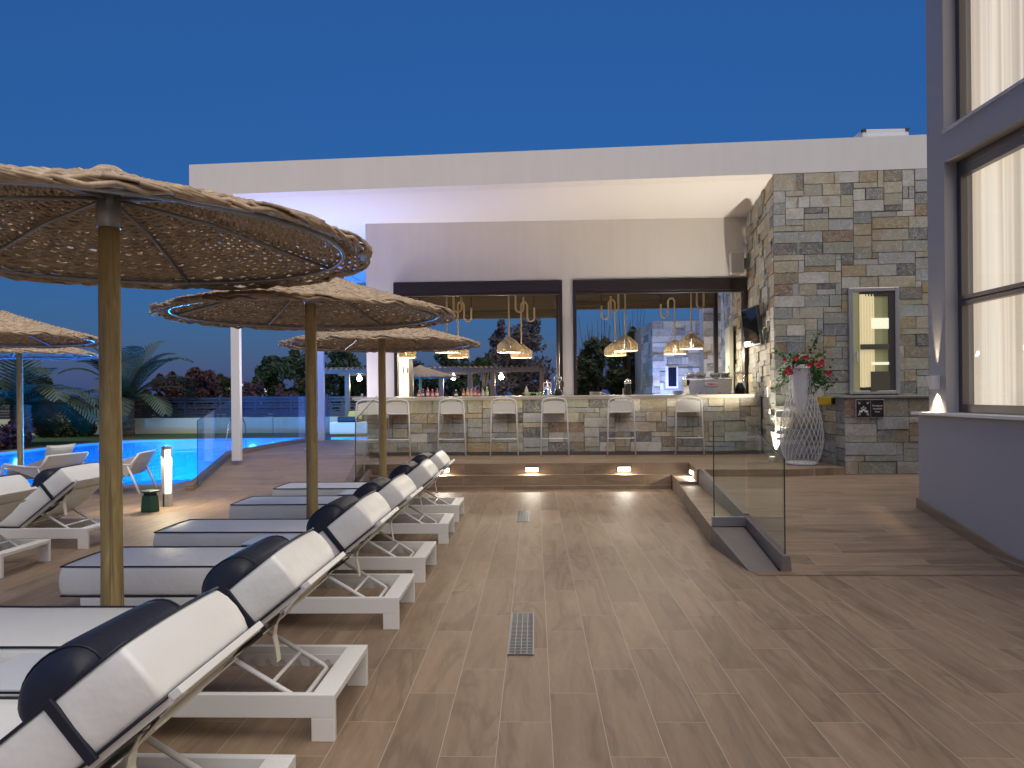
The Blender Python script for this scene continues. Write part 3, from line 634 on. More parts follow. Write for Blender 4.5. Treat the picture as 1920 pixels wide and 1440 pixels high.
# ------------------------------------------------------------------ umbrellas
def cz(r_): # canopy height over radius
    q = max(0, 1-r_/1.28); return 2.165+.385*q**1.22 - .03*max(0, (r_-1.15)/.13)
def make_umbrella():
    e = empty('wicker_umbrella')
    p = MB(); n = 16; i0 = 0; prof = [(.052+.0012*sin(k*1.3)-.003*k/14, 2.33*k/14) for k in range(15)]; p.lathe(prof, n=18); p.build('pole', M['pole'], e, smooth=True)
    MB().lathe([(.053, 2.25), (.055, 2.25), (.055, 2.43), (.02, 2.44)], n=20).build('sleeve', M['steel'], e, smooth=True)
    rg = MB(); rg.tube([(1.14*cos(a), 1.14*sin(a), 2.148) for a in [2*PI*k/64 for k in range(64)]], .0125, 8, closed=True); rg.build('ring', M['steel'], e, smooth=True)
    for k in range(6):
        a = 2*PI*k/6+.35; b = MB(); b.tube([(.05*cos(a), .05*sin(a), 2.40), (.5*cos(a), .5*sin(a), cz(.5)-.045), (1.14*cos(a), 1.14*sin(a), 2.150)], .011, 6); b.build('rib', M['steel'], e, smooth=True)
    c = MB(); q = random.Random(3)
    r_ = .03; ring = 0
    while r_ < 1.268:
        N = 84 if r_ > .62 else (42 if r_ > .26 else 20); m = N*2 if r_ > .3 else N*2
        lo = []; ph = ring % 2*PI; jr = q.uniform(-.003, .003); jz = q.uniform(-.003, .003); f1 = q.uniform(0, 6)
        for k in range(m):
            a = 2*PI*k/m; rr = r_+jr+.004*sin(5*a+f1)+q.uniform(-.0035, .0035)
            lo.append((rr*cos(a), rr*sin(a), cz(rr)+jz+.0105*sin(N*a/1.0*.5*2/2+ph)*(1 if N > 20 else .5)+.004*sin(3*a+f1)))
        rad = q.uniform(.0100, .0120); c.tube(lo, rad, 4, closed=True); r_ += .0158+q.uniform(-.0012, .002)
        ring += 1
    for k in range(84):
        a = 2*PI*k/84+q.uniform(-.01, .01); r0 = .27 if k % 2 else .03
        for off in (-.006, .006):
            pts = [(rr*cos(a)-off*sin(a), rr*sin(a)+off*cos(a), cz(rr)+.002) for rr in [r0+(1.25-r0)*t/7 for t in range(8)]]; c.tube(pts, .0048, 4)
    # braided rim of thick rods
    for s_ in range(5):
        for k in range(14):
            a0 = 2*PI*(k+s_/5)/14; pts = []
            for t in range(11):
                a = a0+2*PI/14*1.35*t/10; w_ = t/10; rr = 1.262+.032*sin(w_*PI*2+s_*1.3); pts.append((rr*cos(a), rr*sin(a), cz(1.24)+.022*cos(w_*2*PI+s_*1.3)-.006))
            c.tube(pts, .0075, 5)
    for k in range(150):    # stray rod ends
        a = q.uniform(0, 2*PI); rr = q.uniform(.1, 1.2); da = q.uniform(.03, .08)*(.6/rr if rr > .3 else 1)
        c.tube([(rr*cos(a), rr*sin(a), cz(rr)+.008), ((rr+.008)*cos(a+da), (rr+.008)*sin(a+da), cz(rr)+.016)], .005, 4)
    c.build('canopy', M['wicker'], e, smooth=True)
    MB().lathe([(.13, cz(.13)-.002), (.10, cz(.09)+.012), (.05, cz(0)+.018), (.0, cz(0)+.022)], n=16).build('cap', M['wicker'], e, smooth=True)
    return e
um = make_umbrella()
UL = [(-2.325, 3.88, 1.10, 1.05, .3, 'big wicker umbrella nearest the camera, filling the upper left with its woven underside'),
      (-1.985, 6.35, 1.0, 1.0, 1.9, 'wicker umbrella second in the lounger row, its rim crossing before the white wall'),
      (-1.955, 9.2, .985, .97, 4.0, 'wicker umbrella third in the lounger row, its tip before the bar window'),
      (-6.2, 7.8, 1.0, .98, 2.2, 'upper wicker umbrella at the left edge, blue light on its rim'),
      (-8.36, 11.45, .90, 1.0, .9, 'lower wicker umbrella at the left edge, standing beside the pool'),
      (-3.75, 23.6, 1.0, .94, .2, 'far wicker umbrella seen through the left bar window before the pergola')]
for k, (x, y, s_, sz, rz, lb) in enumerate(UL):
    o = um if k == 0 else copy_tree(um); o.location = (x, y, 0); o.scale = (s_, s_, sz); o.rotation_euler = (0, 0, rz); tag(o, lb, 'umbrella', 'wicker parasols')

# ------------------------------------------------------------------ bar stools
def make_stool():
    e = empty('bar_stool'); f = MB()
    # camera-side (back) legs run up into the arch
    w0, w1 = .235, .205
    pts = [(-w0, -.02, 0), (-w1-.01, .0, .70), (-w1+.005, 0, .93)]+[(-w1+.005+ (w1-.005)*(1-cos(a))*1.0, 0, .93+.055*sin(a)) for a in (R(30), R(60), R(90))]
    pts2 = [(-x, y, z) for x, y, z in reversed(pts[:-1])]
    f.tube(pts+pts2, .013, 8); 
    for s_ in (-1, 1): f.tube([(s_*.20, .40, 0), (s_*.175, .34, .71), (s_*.175, .03, .725)], .0105, 8)
    f.build('frame', M['white'], e, smooth=True)
    b = MB(); n = 10; pr = []
    top = [(-.185+.37*k/n, .93-.035*(abs(2*k/n-1)**2.2)) for k in range(n+1)]; bm_ = [(x, .745) for x, z in reversed(top)]
    b.extr([(x, z) for x, z in top]+bm_, .008, .016); b.build('backrest', pmat('white_mesh_panel', (.80, .78, .70), .6), e)
    m = MB(); m.tube([(x, .012, z) for x, z in top], .008, 6); m.build('back_rail', M['white'], e, smooth=True)
    MB().box(-.185, .185, .02, .37, .722, .742).build('seat', M['white'], e, bevel=.008)
    m = MB(); m.tube([(-.222, -.012, .30), (.222, -.012, .30)], .009, 8); m.tube([(-.222, -.012, .30), (-.19, .375, .30)], .009, 8); m.tube([(.222, -.012, .30), (.19, .375, .30)], .009, 8); m.build('footrest', M['white'], e, smooth=True)
    return e
bs = make_stool()
for k, (x, rz, lb) in enumerate(((-2.82, .35, 'leftmost white bar stool, seen through the small glass balustrade'), (-2.35, .05, 'white bar stool just right of the third umbrella pole'), (-1.405, 0.02, 'white bar stool below the group of small bottles, third from left'),
      (-.516, -.02, 'white bar stool in the middle of the row, left of the potted fern'), (.333, .03, 'white bar stool below the blender and window pillar, fifth from left'), (1.447, -.03, 'white bar stool below the pair of lamps in the right window, second from the right'), (2.573, -.05, 'rightmost white bar stool, below the coffee machine'))):
    o = bs if k == 0 else copy_tree(bs); o.location = (x, 12.12-.03*x*.6, .378); o.rotation_euler = (0, 0, rz); tag(o, lb, 'bar stool', 'white bar stools along the counter')

# ------------------------------------------------------------------ pendant lamps
def make_pendant():
    e = empty('pendant_lamp'); s = MB(); q = random.Random(5)
    def pr(t): # 0 bottom..1 top
        if t < .42: return .235-.004*sin(t/.42*PI), .13*t/.42
        u = (t-.42)/.58; return .235*max(0,1-u)**.85+.035*u, .13+.17*u
    for k in range(84):
        a = 2*PI*k/84+q.uniform(-.03, .03); tw = q.uniform(-.12, .12)
        s.tube([(pr(t)[0]*cos(a+tw*t), pr(t)[0]*sin(a+tw*t), pr(t)[1]) for t in (0, .2, .42, .6, .8, 1)], q.uniform(.008, .0115), 4)
    for t in (0, .02, .42, .7, .85, 1): s.tube([(pr(t)[0]*cos(2*PI*k/28), pr(t)[0]*sin(2*PI*k/28), pr(t)[1]) for k in range(28)], .008, 5, closed=True)
    s.build('shade', M['rope'], e, smooth=True)
    c = MB(); c.tube([(0, 0, .29), (0, 0, 1.0), (0, 0, 1.18)], .017, 8)
    c.build('rope', M['rope'], e, smooth=True)
    l = MB(); pts = [(0, 0, 1.18)]+[(.07-.07*cos(a), 0, 1.18+.06*sin(a)) for a in (R(60), R(120), R(180))]
    pts += [(.14, 0, .95)]+[(.22-.08*cos(a), 0, .88-.07*sin(a)) for a in (0, R(45), R(90), R(135), R(180))]+[(.30, 0, 1.12)]
    l.tube(pts, .021, 8); l.build('rope_loop', M['rope'], e, smooth=True)
    m = MB(); m.tube([(.30, 0, 1.10), (.30, 0, 1.62)], .012, 6); m.build('hook', M['black'], e)
    b = MB(); b.lathe([(.0, .03), (.035, .04), (.05, .08), (.035, .12), (.018, .15), (.015, .27)], n=14); b.build('bulb', M['lampglow'], e, smooth=True)
    d = MB(); d.lathe([(.0, .018), (.215, .018)], n=28, cap=False); d.build('diffuser', pmat('warm_diffuser', (1, .95, .85), .5, emis=(1, .82, .55), es=2.6), e)
    return e
pd = make_pendant()
LP = [(14.5, 838, 647, 0), (16.1, 859, 659, 0), (14.5, 955, 647, 0), (16.1, 979.7, 659, .3), (14.5, 1172.5, 646, 3.1), (16.1, 1154.5, 655, 0), (14.5, 1294.5, 642, .2), (16.1, 1265, 652, 3.0), (16.1, 757, 657, 0)]
LPX = [(-1.755, 14.5, 2.44, 0), (-1.70, 16.1, 2.42, .1), (-.50, 14.5, 2.43, .2), (-.28, 16.1, 2.40, .2), (1.835, 14.5, 2.43, 2.7), (1.81, 16.1, 2.425, 2.9), (3.15, 14.5, 2.46, .4), (3.13, 16.1, 2.445, 2.9), (-2.89, 16.1, 2.43, 0)]
LLB = ['front rope pendant lamp at the tip of the third umbrella', 'rear rope pendant lamp hanging just right of the third umbrella tip', 'front higher rope pendant lamp in the middle of the left bar window', 'rear lower rope pendant lamp in the middle of the left bar window, half hidden',
       'front higher rope pendant lamp of the left pair in the right bar window', 'rear lower rope pendant lamp of the left pair in the right bar window', 'rightmost rope pendant lamp, just left of the television', 'lower rope pendant lamp left of the rightmost one, before the stone tower', 'leftmost rope pendant lamp, half hidden against the white lit pillar']
for k, ((x, y, z, rz), lb) in enumerate(zip(LPX, LLB)):
    o = pd if k == 0 else copy_tree(pd); o.location = (x, y, z-.15); o.rotation_euler = (0, 0, rz); tag(o, lb, 'lamp', 'rope pendant lamps over the bar')
    light('lamp_light', 'POINT', (0, 0, -.03), 34, (1, .87, .66), o, .08)

# ------------------------------------------------------------------ step lights, wall lamp, uplights, bollard
def stepl(loc, rz, lb):
    e = empty('step_light', loc, rz, lb, 'step light', 'recessed step lights')
    m = MB(); m.box(-.105, .105, -.032, 0, .062, .078); m.box(-.105, -.096, -.02, 0, 0, .062); m.box(.096, .105, -.02, 0, 0, .062); m.build('hood', M['bronze'], e)
    MB().box(-.095, .095, -.012, 0, .004, .060).build('lens', M['ledglow'], e); light('step_lamp', 'AREA', (0, -.035, .055), 3.2, (1, .93, .78), e, .18, aim=(0, -.55, -1), sy=.03)
stepl((-.05, 10.934, .255), 0, 'left bright step light in the upper riser, above the small far grate')
stepl((1.345, 10.934, .255), 0, 'right bright step light in the upper riser before the fifth and sixth stools')
stepl((-1.40, 10.934, .255), 0, 'bright step light in the upper riser half hidden behind the farthest lounger')
stepl((2.262, 10.42, .255), R(-84), 'small step light facing left in the side riser at the right end of the steps')
e = empty('wall_lamp', (3.85, 7.0, 1.44), 0, 'small up and down wall lamp glowing on the grey corner above the sill', 'lamp')
MB().hexa([(-.085, -.05, 0), (-.0, -.05, 0), (-.0, .05, 0), (-.085, .05, 0), (-.06, -.035, .13), (-.0, -.035, .13), (-.0, .035, .13), (-.06, .035, .13)]); m = MB(); m.hexa([(-.06, -.035, 0), (-.0, -.035, 0), (-.0, .035, 0), (-.06, .035, 0), (-.085, -.05, .13), (-.0, -.05, .13), (-.0, .05, .13), (-.085, .05, .13)]); m.build('body', M['white'], e, bevel=.004)
light('beam_up', 'SPOT', (-.035, 0, .14), 26, (1, .80, .50), e, .012, aim=(.05, 0, 1), spot=R(24), blend=.6); light('beam_down', 'SPOT', (-.04, 0, -.01), 22, (1, .80, .50), e, .015, aim=(.1, 0, -1), spot=R(80), blend=.8)
def uplight(loc, lb, en, col, aim, spot=R(95), sz=.03):
    e = empty('uplight', loc, 0, lb, 'uplight', 'ground uplights'); MB().lathe([(.05, 0), (.06, .0), (.06, .05), (.045, .07), (.0, .07)], n=16).build('body', M['alu'], e, smooth=False)
    MB().lathe([(0, .071), (.04, .071)], n=16, cap=False).build('lens', M['lampglow'], e); light('up_lamp', 'SPOT', (0, 0, .085), en, col, e, sz, aim=aim, spot=spot, blend=1.0)
uplight((3.60, 11.05, .378), 'small round uplight at the foot of the stone corner beside the wire planter', 520, (1, .90, .74), (-.22, .24, 1), R(98))
uplight((-4.3, 13.5, .378), 'ground uplight in the covered walkway left of the white bar pillar', 520, (.90, .83, 1), (.12, -.05, 1), R(150), .16)
e = empty('bollard_light', (-4.845, 9.33, 0), R(0), 'slim white bollard lamp glowing beside the green box at the pool edge', 'bollard lamp')
m = MB(); m.box(-.05, .05, .03, .05, 0, .79); m.box(-.05, -.008, -.05, .03, 0, .79); m.box(.035, .05, -.05, .03, 0, .17); m.box(-.035, .05, -.05, .03, .75, .79); m.box(-.035, .035, -.05, .03, 0, .17); m.build('post', pmat('bollard_grey', (.40, .39, .38), .5), e, bevel=.003)
MB().box(-.005, .040, -.042, .028, .172, .745).build('lens', pmat('bollard_lens', (1, 1, 1), .5, emis=(1, .94, .82), es=1.3), e)
light('bollard_lamp', 'AREA', (.10, -.06, .70), 10, (1, .84, .56), e, .1, aim=(.55, -.25, -1), sy=.05); light('bollard_lamp', 'AREA', (-.10, -.06, .70), 6, (1, .84, .56), e, .1, aim=(-.6, -.25, -1), sy=.05)
e = empty('green_utility_box', (-4.85, 8.92, 0), 0, 'low dark green hexagonal plastic box with cap beside the bollard lamp', 'utility box')
MB().lathe([(.115, 0), (.12, .02), (.105, .19), (.10, .20)], n=6).build('body', M['green'], e); MB().lathe([(.085, .20), (.085, .245)], n=6).build('slot', M['black'], e); MB().lathe([(.12, .245), (.12, .262), (.09, .268)], n=6).build('lid', M['green'], e)
# pool lamps
for k, (x, y, lb) in enumerate(((-12.6, 24.25, 'underwater pool lamp at the far side left of the ladder'), (-9.8, 24.75, 'underwater pool lamp at the far side just right of the ladder'), (-8.1, 24.75, 'underwater pool lamp seen through the glass left of the second white column'), (-6.8, 24.75, 'underwater pool lamp just left of the bar, behind the glass end'), (-5.3, 24.75, 'underwater pool lamp nearest the bar, in the open strip of water'), (-14.38, 19.6, 'underwater pool lamp at the left bank near the picture edge'))):
    dr = Vector((-10-x, 17-y, 0)).normalized() if k < 5 else Vector((1, -.1, 0))
    e = empty('pool_lamp', (x, y, -.35), 0, lb, 'pool lamp', 'underwater pool lamps'); m = MB(); m.tube([(0, 0, 0), tuple(dr*.05)], .14, 14); m.build('lens', M['poolglow'], e)
    light('pool_beam', 'AREA', tuple(dr*.25), 520, (.018, .42, 1), e, .5, aim=(dr.x, dr.y, -.22)).data.spread = R(62)
for k, (x, y, lb) in enumerate(((-7.4, 11.9, 'underwater pool lamp under the near edge left of the bollard'), (-11.0, 11.9, 'underwater pool lamp under the near edge behind the armchair'))):
    e = empty('pool_lamp', (x, y, -.5), 0, lb, 'pool lamp', 'underwater pool lamps'); m = MB(); m.tube([(0, -.1, 0), (0, -.05, 0)], .14, 14); m.build('lens', M['poolglow'], e)
    light('pool_beam', 'AREA', (0, .1, 0), 640, (.018, .42, 1), e, .5, aim=(0, 1, -.22)).data.spread = R(62)

# ------------------------------------------------------------------ wall fittings
e = empty('wall_speaker', (3.79, 13.55, 3.62), 0, 'white wall speaker high in the corner above the right bar window', 'speaker')
m = MB(); m.prism([(-.15, -.13), (.11, -.13), (.15, .16), (-.10, .16)], 0, .41); m.build('cabinet', pmat('white_speaker', (.62, .60, .60), .6), e, bevel=.03, seg=3)
m = MB(); m.box(-.13, .09, -.137, -.131, .03, .38); m.build('grille', pmat('grey_grille', (.5, .49, .49), .8, bump=.5, bscale=300), e); MB().box(.13, .20, -.05, .05, .1, .3).build('bracket', M['bronze'], e)
e = empty('television', (3.66, 12.3, 2.2), 0, 'black flat television on a bracket beside the right bar window, leaning forward', 'television')
m = MB(); m.hexa([(.035, -.45, .01), (.085, -.45, .01), (.085, .43, .01), (.035, .43, .01), (-.035, -.45, .65), (.015, -.45, .65), (.015, .43, .65), (-.035, .43, .65)]); m.build('casing', M['black'], e, bevel=.004)
m = MB(); m.quad((.0315, .415, .025), (.0315, -.435, .025), (-.0335, -.435, .635), (-.0335, .415, .635)); m.build('screen', pmat('tv_screen', (.004, .005, .009), .04), e)
m = MB(); m.box(.06, .22, -.10, -.06, .26, .42); m.box(.06, .22, .06, .10, .26, .42); m.box(.10, .14, -.2, .2, .2, .5); m.build('bracket', M['black'], e)
def text(body, size, name, m, parent, loc, rot=(PI/2, 0, 0), depth=.001, align='CENTER', sx=1.):
    c = bpy.data.curves.new(name, 'FONT'); c.body = body; c.size = size; c.extrude = depth; c.align_x = align; c.space_line = 1.0; c.offset = size*.012
    o = bpy.data.objects.new(name+'_tmp', c); COL.objects.link(o); dg = bpy.context.evaluated_depsgraph_get(); dg.update()
    me = bpy.data.meshes.new_from_object(o.evaluated_get(dg)); me.name = name; me.materials.clear(); me.materials.append(m); bpy.data.objects.remove(o)
    q = bpy.data.objects.new(name, me); COL.objects.link(q); q.parent = parent; q.location = loc; q.rotation_euler = rot; q.scale = (sx, 1, 1); return q
e = empty('assembly_point_sign', (4.42, 10.065, 1.062), 0, 'dark brown Emergency Assembly Point sign on the stone plinth below the window', 'sign')
MB().box(0, .385, -.012, -.002, 0, .252).build('border', pmat('sign_white', (.7, .68, .66), .5), e); m = MB(); m.box(.007, .197, -.016, -.0125, .007, .245); m.box(.204, .378, -.016, -.0125, .007, .245); m.build('board', pmat('sign_brown', (.035, .022, .025), .4), e)
wh = pmat('sign_ink', (.85, .83, .8), .5)
for k, s_ in enumerate(('Emergency', 'Assembly', 'Point')): text(s_, .034, 'lettering', wh, e, (.291, -.018, .155-.042*k), sx=.95)
m = MB()
def disc(cx, cz_, r_, y=-.018, n=14): m.poly([(cx+r_*cos(2*PI*k/n), y, cz_+r_*sin(2*PI*k/n)) for k in range(n)])
for x, z, s_ in ((.102, .150, 1.), (.075, .132, .9), (.129, .132, .9)):
    disc(x, z, .012*s_)
for k, (x, z) in enumerate(((.102, .118), (.072, .100), (.132, .100), (.058, .095), (.146, .095))):
    yy = -.0181-.0002*k
    m.poly([(x-.016, yy, z-.025), (x+.016, yy, z-.025), (x+.018, yy, z-.004), (x+.010, yy, z+.008), (x-.010, yy, z+.008), (x-.018, yy, z-.004)])
for sx, sz in ((-1, -1), (1, -1), (1, 1), (-1, 1)):
    cx, c_z = .102+sx*.058, .126+sz*.078; d = Vector((-sx, 0, -sz)).normalized(); p = Vector((d.z, 0, -d.x)); T = Vector((cx, -.018, c_z))
    tip = T+d*.02
    for a, b in (((tip-d*.045), (tip-d*.004)),): m.poly([a+p*.0035, b+p*.0035, b-p*.0035, a-p*.0035])
    for v in (Vector((sx, 0, 0)), Vector((0, 0, sz))):
        w_ = Vector((0, 0, sz)) if v.x else Vector((sx, 0, 0)); t0 = tip+Vector((0, -.0003 if v.x else -.0006, 0)); m.poly([t0, t0+v*.030, t0+v*.030+w_*.006, t0+w_*.006])
m.build('pictogram', wh, e)
e = empty('emergency_button_box', (4.17, 10.50, 1.235), 0, 'small yellow and black switch box on the side of the stone plinth', 'switch box')
MB().box(-.10, .12, -.05, .05, 0, .115).build('body', pmat('yellow_plastic', (.55, .38, .02), .4), e, bevel=.006); MB().box(.08, .135, -.055, -.03, .01, .10).build('cover', M['black'], e); MB().box(.12, .16, -.02, .02, .03, .08).build('mount', M['black'], e)
e = empty('roof_unit', (5.52, 12.2, 5.2), 0, 'white boxy air handling unit on the flat roof by the right building', 'air handling unit')
MB().box(0, .76, 0, 1.4, 0, .60).build('casing', pmat('unit_panel', (.60, .60, .64), .5), e, bevel=.01); m = MB()
for x in (-.006, .70): m.box(x, x+.066, -.006, .05, .55, .606)
m.build('corner_cap', M['black'], e); MB().box(.07, .70, -.004, -.001, .05, .54).build('panel', pmat('unit_panel_light', (.66, .66, .70), .45), e, bevel=.002)
e = empty('roof_duct', (5.25, 12.6, 5.2), 0, 'dark sloping duct beside the white unit on the flat roof', 'duct'); m = MB(); m.prism([(0, 0), (.262, 0), (.262, 1), (0, 1)], 0, [.3, .55, .55, .3]); m.build('casing', M['steel'], e)
# electrical cabinet on the stone wall behind the bar
e = empty('wall_cabinet', (4.33, 15.95, 1.42), math.atan2(US.y, US.x)-PI/2, 'tall pale grey cabinet door on the stone wall behind the coffee machine', 'cabinet')
MB().box(-.10, -.02, -.5, .25, 0, 1.42).build('door', pmat('cabinet_grey', (.50, .52, .44), .6), e, bevel=.004)
m = MB(); m.box(-.104, -.1005, -.45, -.25, .36, .58); m.build('notice', M['black'], e); m = MB(); m.poly([(-.106, -.29, .47), (-.106, -.35, .54), (-.106, -.41, .47), (-.106, -.35, .40)]); m.build('notice_mark', wh, e)

# ------------------------------------------------------------------ floor grates
def grate(x, y, lb):
    e = empty('floor_grate', (x, y, 0), 0, lb, 'floor grate', 'steel drain grates'); MB().box(0, .14, 0, .745, .0015, .003).build('dark_underlay', M['black'], e)  # flat black sheet on the floor stands for the shade below the bars
    m = MB()
    for k in range(5): m.box(.001+.0335*k, .005+.0335*k, 0, .745, .0035, .0075)
    for k in range(31): m.box(.006, .134, .004+.0243*k, .012+.0243*k, .0035, .0068)
    m.build('bars', M['steel'], e); m = MB(); m.box(-.004, .0, -.004, .749, .002, .008); m.box(.1385, .1425, -.004, .749, .002, .008); m.build('rim', M['steel'], e)
grate(-.158, 3.94, 'larger looking steel grate in the floor nearest the camera'); grate(-.216, 8.06, 'small far steel grate in the floor before the steps')

# ------------------------------------------------------------------ wire planter with flowers
e = empty('wire_planter', (3.86, 10.55, .378), 0, 'tall white teardrop wire basket planter at the stone corner', 'planter')
def bp_(t): # radius along height 0..1.40
    pts = [(0, .21), (.10, .27), (.25, .30), (.42, .285), (.62, .225), (.85, .165), (1, .150)]
    for (a, ra), (b, rb_) in zip(pts, pts[1:]):
        if t <= b: u = (t-a)/(b-a); u = u*u*(3-2*u)*.5+u*.5; return ra+(rb_-ra)*u
    return .15
m = MB()
for k in range(26):
    for d in (-1, 1):
        m.tube([(bp_(t/16)*cos(2*PI*k/26+d*t/16*1.9), bp_(t/16)*sin(2*PI*k/26+d*t/16*1.9), 1.36*t/16+.03) for t in range(17)], .0027, 5)
m.build('wire_basket', M['white'], e, smooth=True)
m = MB()
for r_, z in ((.21, .03), (.15, 1.39)): m.tube([(r_*cos(2*PI*k/28), r_*sin(2*PI*k/28), z) for k in range(28)], .008, 6, closed=True)
m.build('hoop', M['white'], e, smooth=True); MB().lathe([(.21, 0), (.22, .01), (.22, .03), (.20, .035)], n=28).build('base', M['white'], e, smooth=True)
MB().lathe([(.0, .70), (.035, .72), (.07, .80), (.10, .95), (.125, 1.15), (.138, 1.38), (.142, 1.44), (.13, 1.44), (.12, 1.38)], n=24, cap=False).build('pot', M['white'], e, smooth=True)
e = empty('flowering_plant', (3.86, 10.55, 1.76), 0, 'leafy plant with red flowers spilling over the tall wire planter', 'plant')
lf = MB(); fl = MB(); sm = MB(); q = random.Random(11)
def leafq(mb, p, s_, q):
    d = Vector((q.uniform(-1, 1), q.uniform(-1, 1), q.uniform(-.5, .8))).normalized(); u = d.orthogonal().normalized(); u.rotate(Matrix.Rotation(q.uniform(0, 6.28), 3, d)); mb.poly([p, p+d*s_*.4+u*s_*.28, p+d*s_, p+d*s_*.4-u*s_*.28])
for k in range(26):
    a = q.uniform(0, 2*PI); L_ = q.uniform(.18, .50); up = q.uniform(-.1, .35); pts = []
    if k == 0: a, L_, up = 0.0, .55, .10
    if k == 1: a, L_, up = .3, .38, .55
    for t in range(8):
        u = t/7; pts.append(Vector((cos(a)*L_*u*.85, sin(a)*L_*u*.6, up*u-(.28 if up < .2 else .05)*u*u+.02)))
    sm.tube(pts, .004, 4)
    for p in pts[1:]:
        for _ in range(9): leafq(lf, p+Vector((q.gauss(0, .025), q.gauss(0, .025), q.gauss(0, .03))), q.uniform(.04, .065), q)
for k in range(170): leafq(lf, Vector((q.gauss(0, .11), q.gauss(0, .09), q.uniform(-.03, .16))), q.uniform(.04, .07), q)
for k in range(34):
    fl = MB(); a = q.uniform(0, 2*PI); c = Vector((q.gauss(-.03, .19), -abs(q.gauss(.06, .07)), q.uniform(-.13, .16)))
    if k < 3: c = Vector((.36+.02*k, -.05, -.08+.01*k))
    for j in range(5):
        b = 2*PI*j/5+a; d = Vector((cos(b)*.03, -.012, sin(b)*.03)); u = Vector((-sin(b), 0, cos(b)))*.017; fl.poly([c, c+d*.7+u, c+d*1.15, c+d*.7-u])
    fl.build('flower', M['petal'], e)
lf.build('leaves', leaf('planter_leaf', (.03, .10, .03), (.07, .17, .05)), e); sm.build('stems', M['leaf2'], e)

# ------------------------------------------------------------------ things on the bar
ZB = 1.398
btl = None
bx = [(785.5, (.6, .08, .08)), (792.7, (.08, .05, .04)), (802, (.6, .08, .10)), (811, (.6, .1, .15)), (819.5, (.45, .08, .06)), (855, (.07, .04, .03)), (869.5, (.55, .12, .05)), (877, (.6, .3, .08)), (884, (.65, .42, .12)), (891, (.6, .08, .12)), (898, (.3, .05, .05)), (906, (.5, .5, .45)), (913.5, (.25, .5, .12))]
bl = ['pink bottle at the left end of the counter', 'dark bottle with red cap, second from the left', 'short pink bottle, third from the left', 'pink bottle fourth from the left', 'red brown bottle fifth from the left', 'lone small dark bottle between the two bottle groups', 'orange bottle with dark cap starting the right hand group', 'amber bottle, second of the right hand group', 'yellow bottle, third of the right hand group', 'short crimson bottle in the right hand group', 'dark red bottle with pale cap in the right hand group', 'small clear bottle next to the green one', 'pale green bottle at the right end of the bottles']
for k, ((px, c), lb) in enumerate(zip(bx, bl)):
    x = (px-1002)/1350*12.85; h = .125+.05*((k*7) % 5)/4; e = empty('bottle', (x, 12.8, ZB), 0, lb, 'bottle', 'small bottles on the counter')
    MB().lathe([(0, 0), (.027, 0), (.028, .01), (.028, h*.5), (.022, h*.62), (.010, h*.78), (.010, h*.88)], n=12).build('glass', pmat('bottle_tint', c, .15), e, smooth=True)
    MB().lathe([(.012, h*.86), (.012, h), (.0, h)], n=10).build('cap', pmat('bottle_cap', rnd.choice([(.55, .1, .12), (.6, .5, .4), (.1, .1, .3), (.7, .7, .65)]), .4), e); MB().lathe([(.0288, h*.15), (.0288, h*.42)], n=12, cap=False).build('label', pmat('bottle_label', (.7, .55, .45), .6), e)
e = empty('potted_fern', (-.02, 12.9, ZB), 0, 'small bright green fern plants in pots on the counter', 'plant'); m = MB(); q = random.Random(4)
for cx in (-.10, .10):
    for k in range(34):
        a = q.uniform(0, 2*PI); L_ = q.uniform(.08, .16); p0 = Vector((cx, 0, .05)); pr_ = p0
        for t in range(1, 6):
            u = t/5; p = p0+Vector((cos(a)*L_*u, sin(a)*L_*u*.7, .09*u-.10*u*u)); w_ = Vector((-sin(a), cos(a), .2))*.012*(1-u*.7); m.quad(pr_-w_, p-w_, p+w_, pr_+w_); pr_ = p
m.build('fronds', leaf('fern_leaf', (.10, .28, .04), (.2, .45, .08)), e)
m = MB(); m.lathe([(.04, 0), (.055, .06), (.05, .06)], (-.10, 0, 0), 14); m.lathe([(.04, 0), (.055, .06), (.05, .06)], (.10, 0, 0), 14); m.lathe([(.035, 0), (.03, .1), (.004, .18)], (-.12, -.06, 0), 12); m.build('pots', M['counter'], e, smooth=True)
e = empty('citrus_press', (.235, 12.95, ZB), 0, 'chrome citrus press with lever on the counter beside the fern', 'juicer')
MB().lathe([(.09, 0), (.085, .02), (.07, .10), (.055, .16)], n=18).build('base', M['chrome'], e, smooth=True); m = MB(); m.box(-.075, -.055, -.02, .02, .1, .24); m.box(.055, .075, -.02, .02, .1, .24); m.box(-.075, .075, -.02, .02, .225, .24); m.build('stand', M['chrome'], e, bevel=.004)
MB().lathe([(.05, .15), (.045, .17), (.02, .20), (.015, .29)], n=14).build('press_head', M['chrome'], e, smooth=True)
e = empty('blender', (.43, 13.05, ZB), 0, 'bar blender with clear jug in front of the window pillar', 'blender')
MB().lathe([(.075, 0), (.07, .08), (.05, .12)], n=12).build('motor_base', M['black'], e, smooth=True); MB().lathe([(.05, .12), (.07, .28), (.07, .30)], n=16, cap=False).build('jug', M['glass'], e, smooth=True); MB().lathe([(.072, .28), (.072, .33), (.04, .35), (0, .35)], n=16).build('lid', M['steel'], e, smooth=True)
MB().tube([(.07, 0, .26), (.10, 0, .24), (.10, 0, .17), (.06, 0, .15)], .008, 6).build('handle', M['black'], e)
e = empty('metal_pan', (1.09, 12.9, ZB), 0, 'shallow steel pan with handle on the counter in the right window', 'pan'); MB().lathe([(.0, 0), (.10, .0), (.105, .065), (.112, .065), (.0, .06)], n=22).build('bowl', M['chrome'], e, smooth=True); MB().tube([(.1, 0, .05), (.15, 0, .03), (.19, 0, .02)], .008, 6).build('handle', M['chrome'], e)
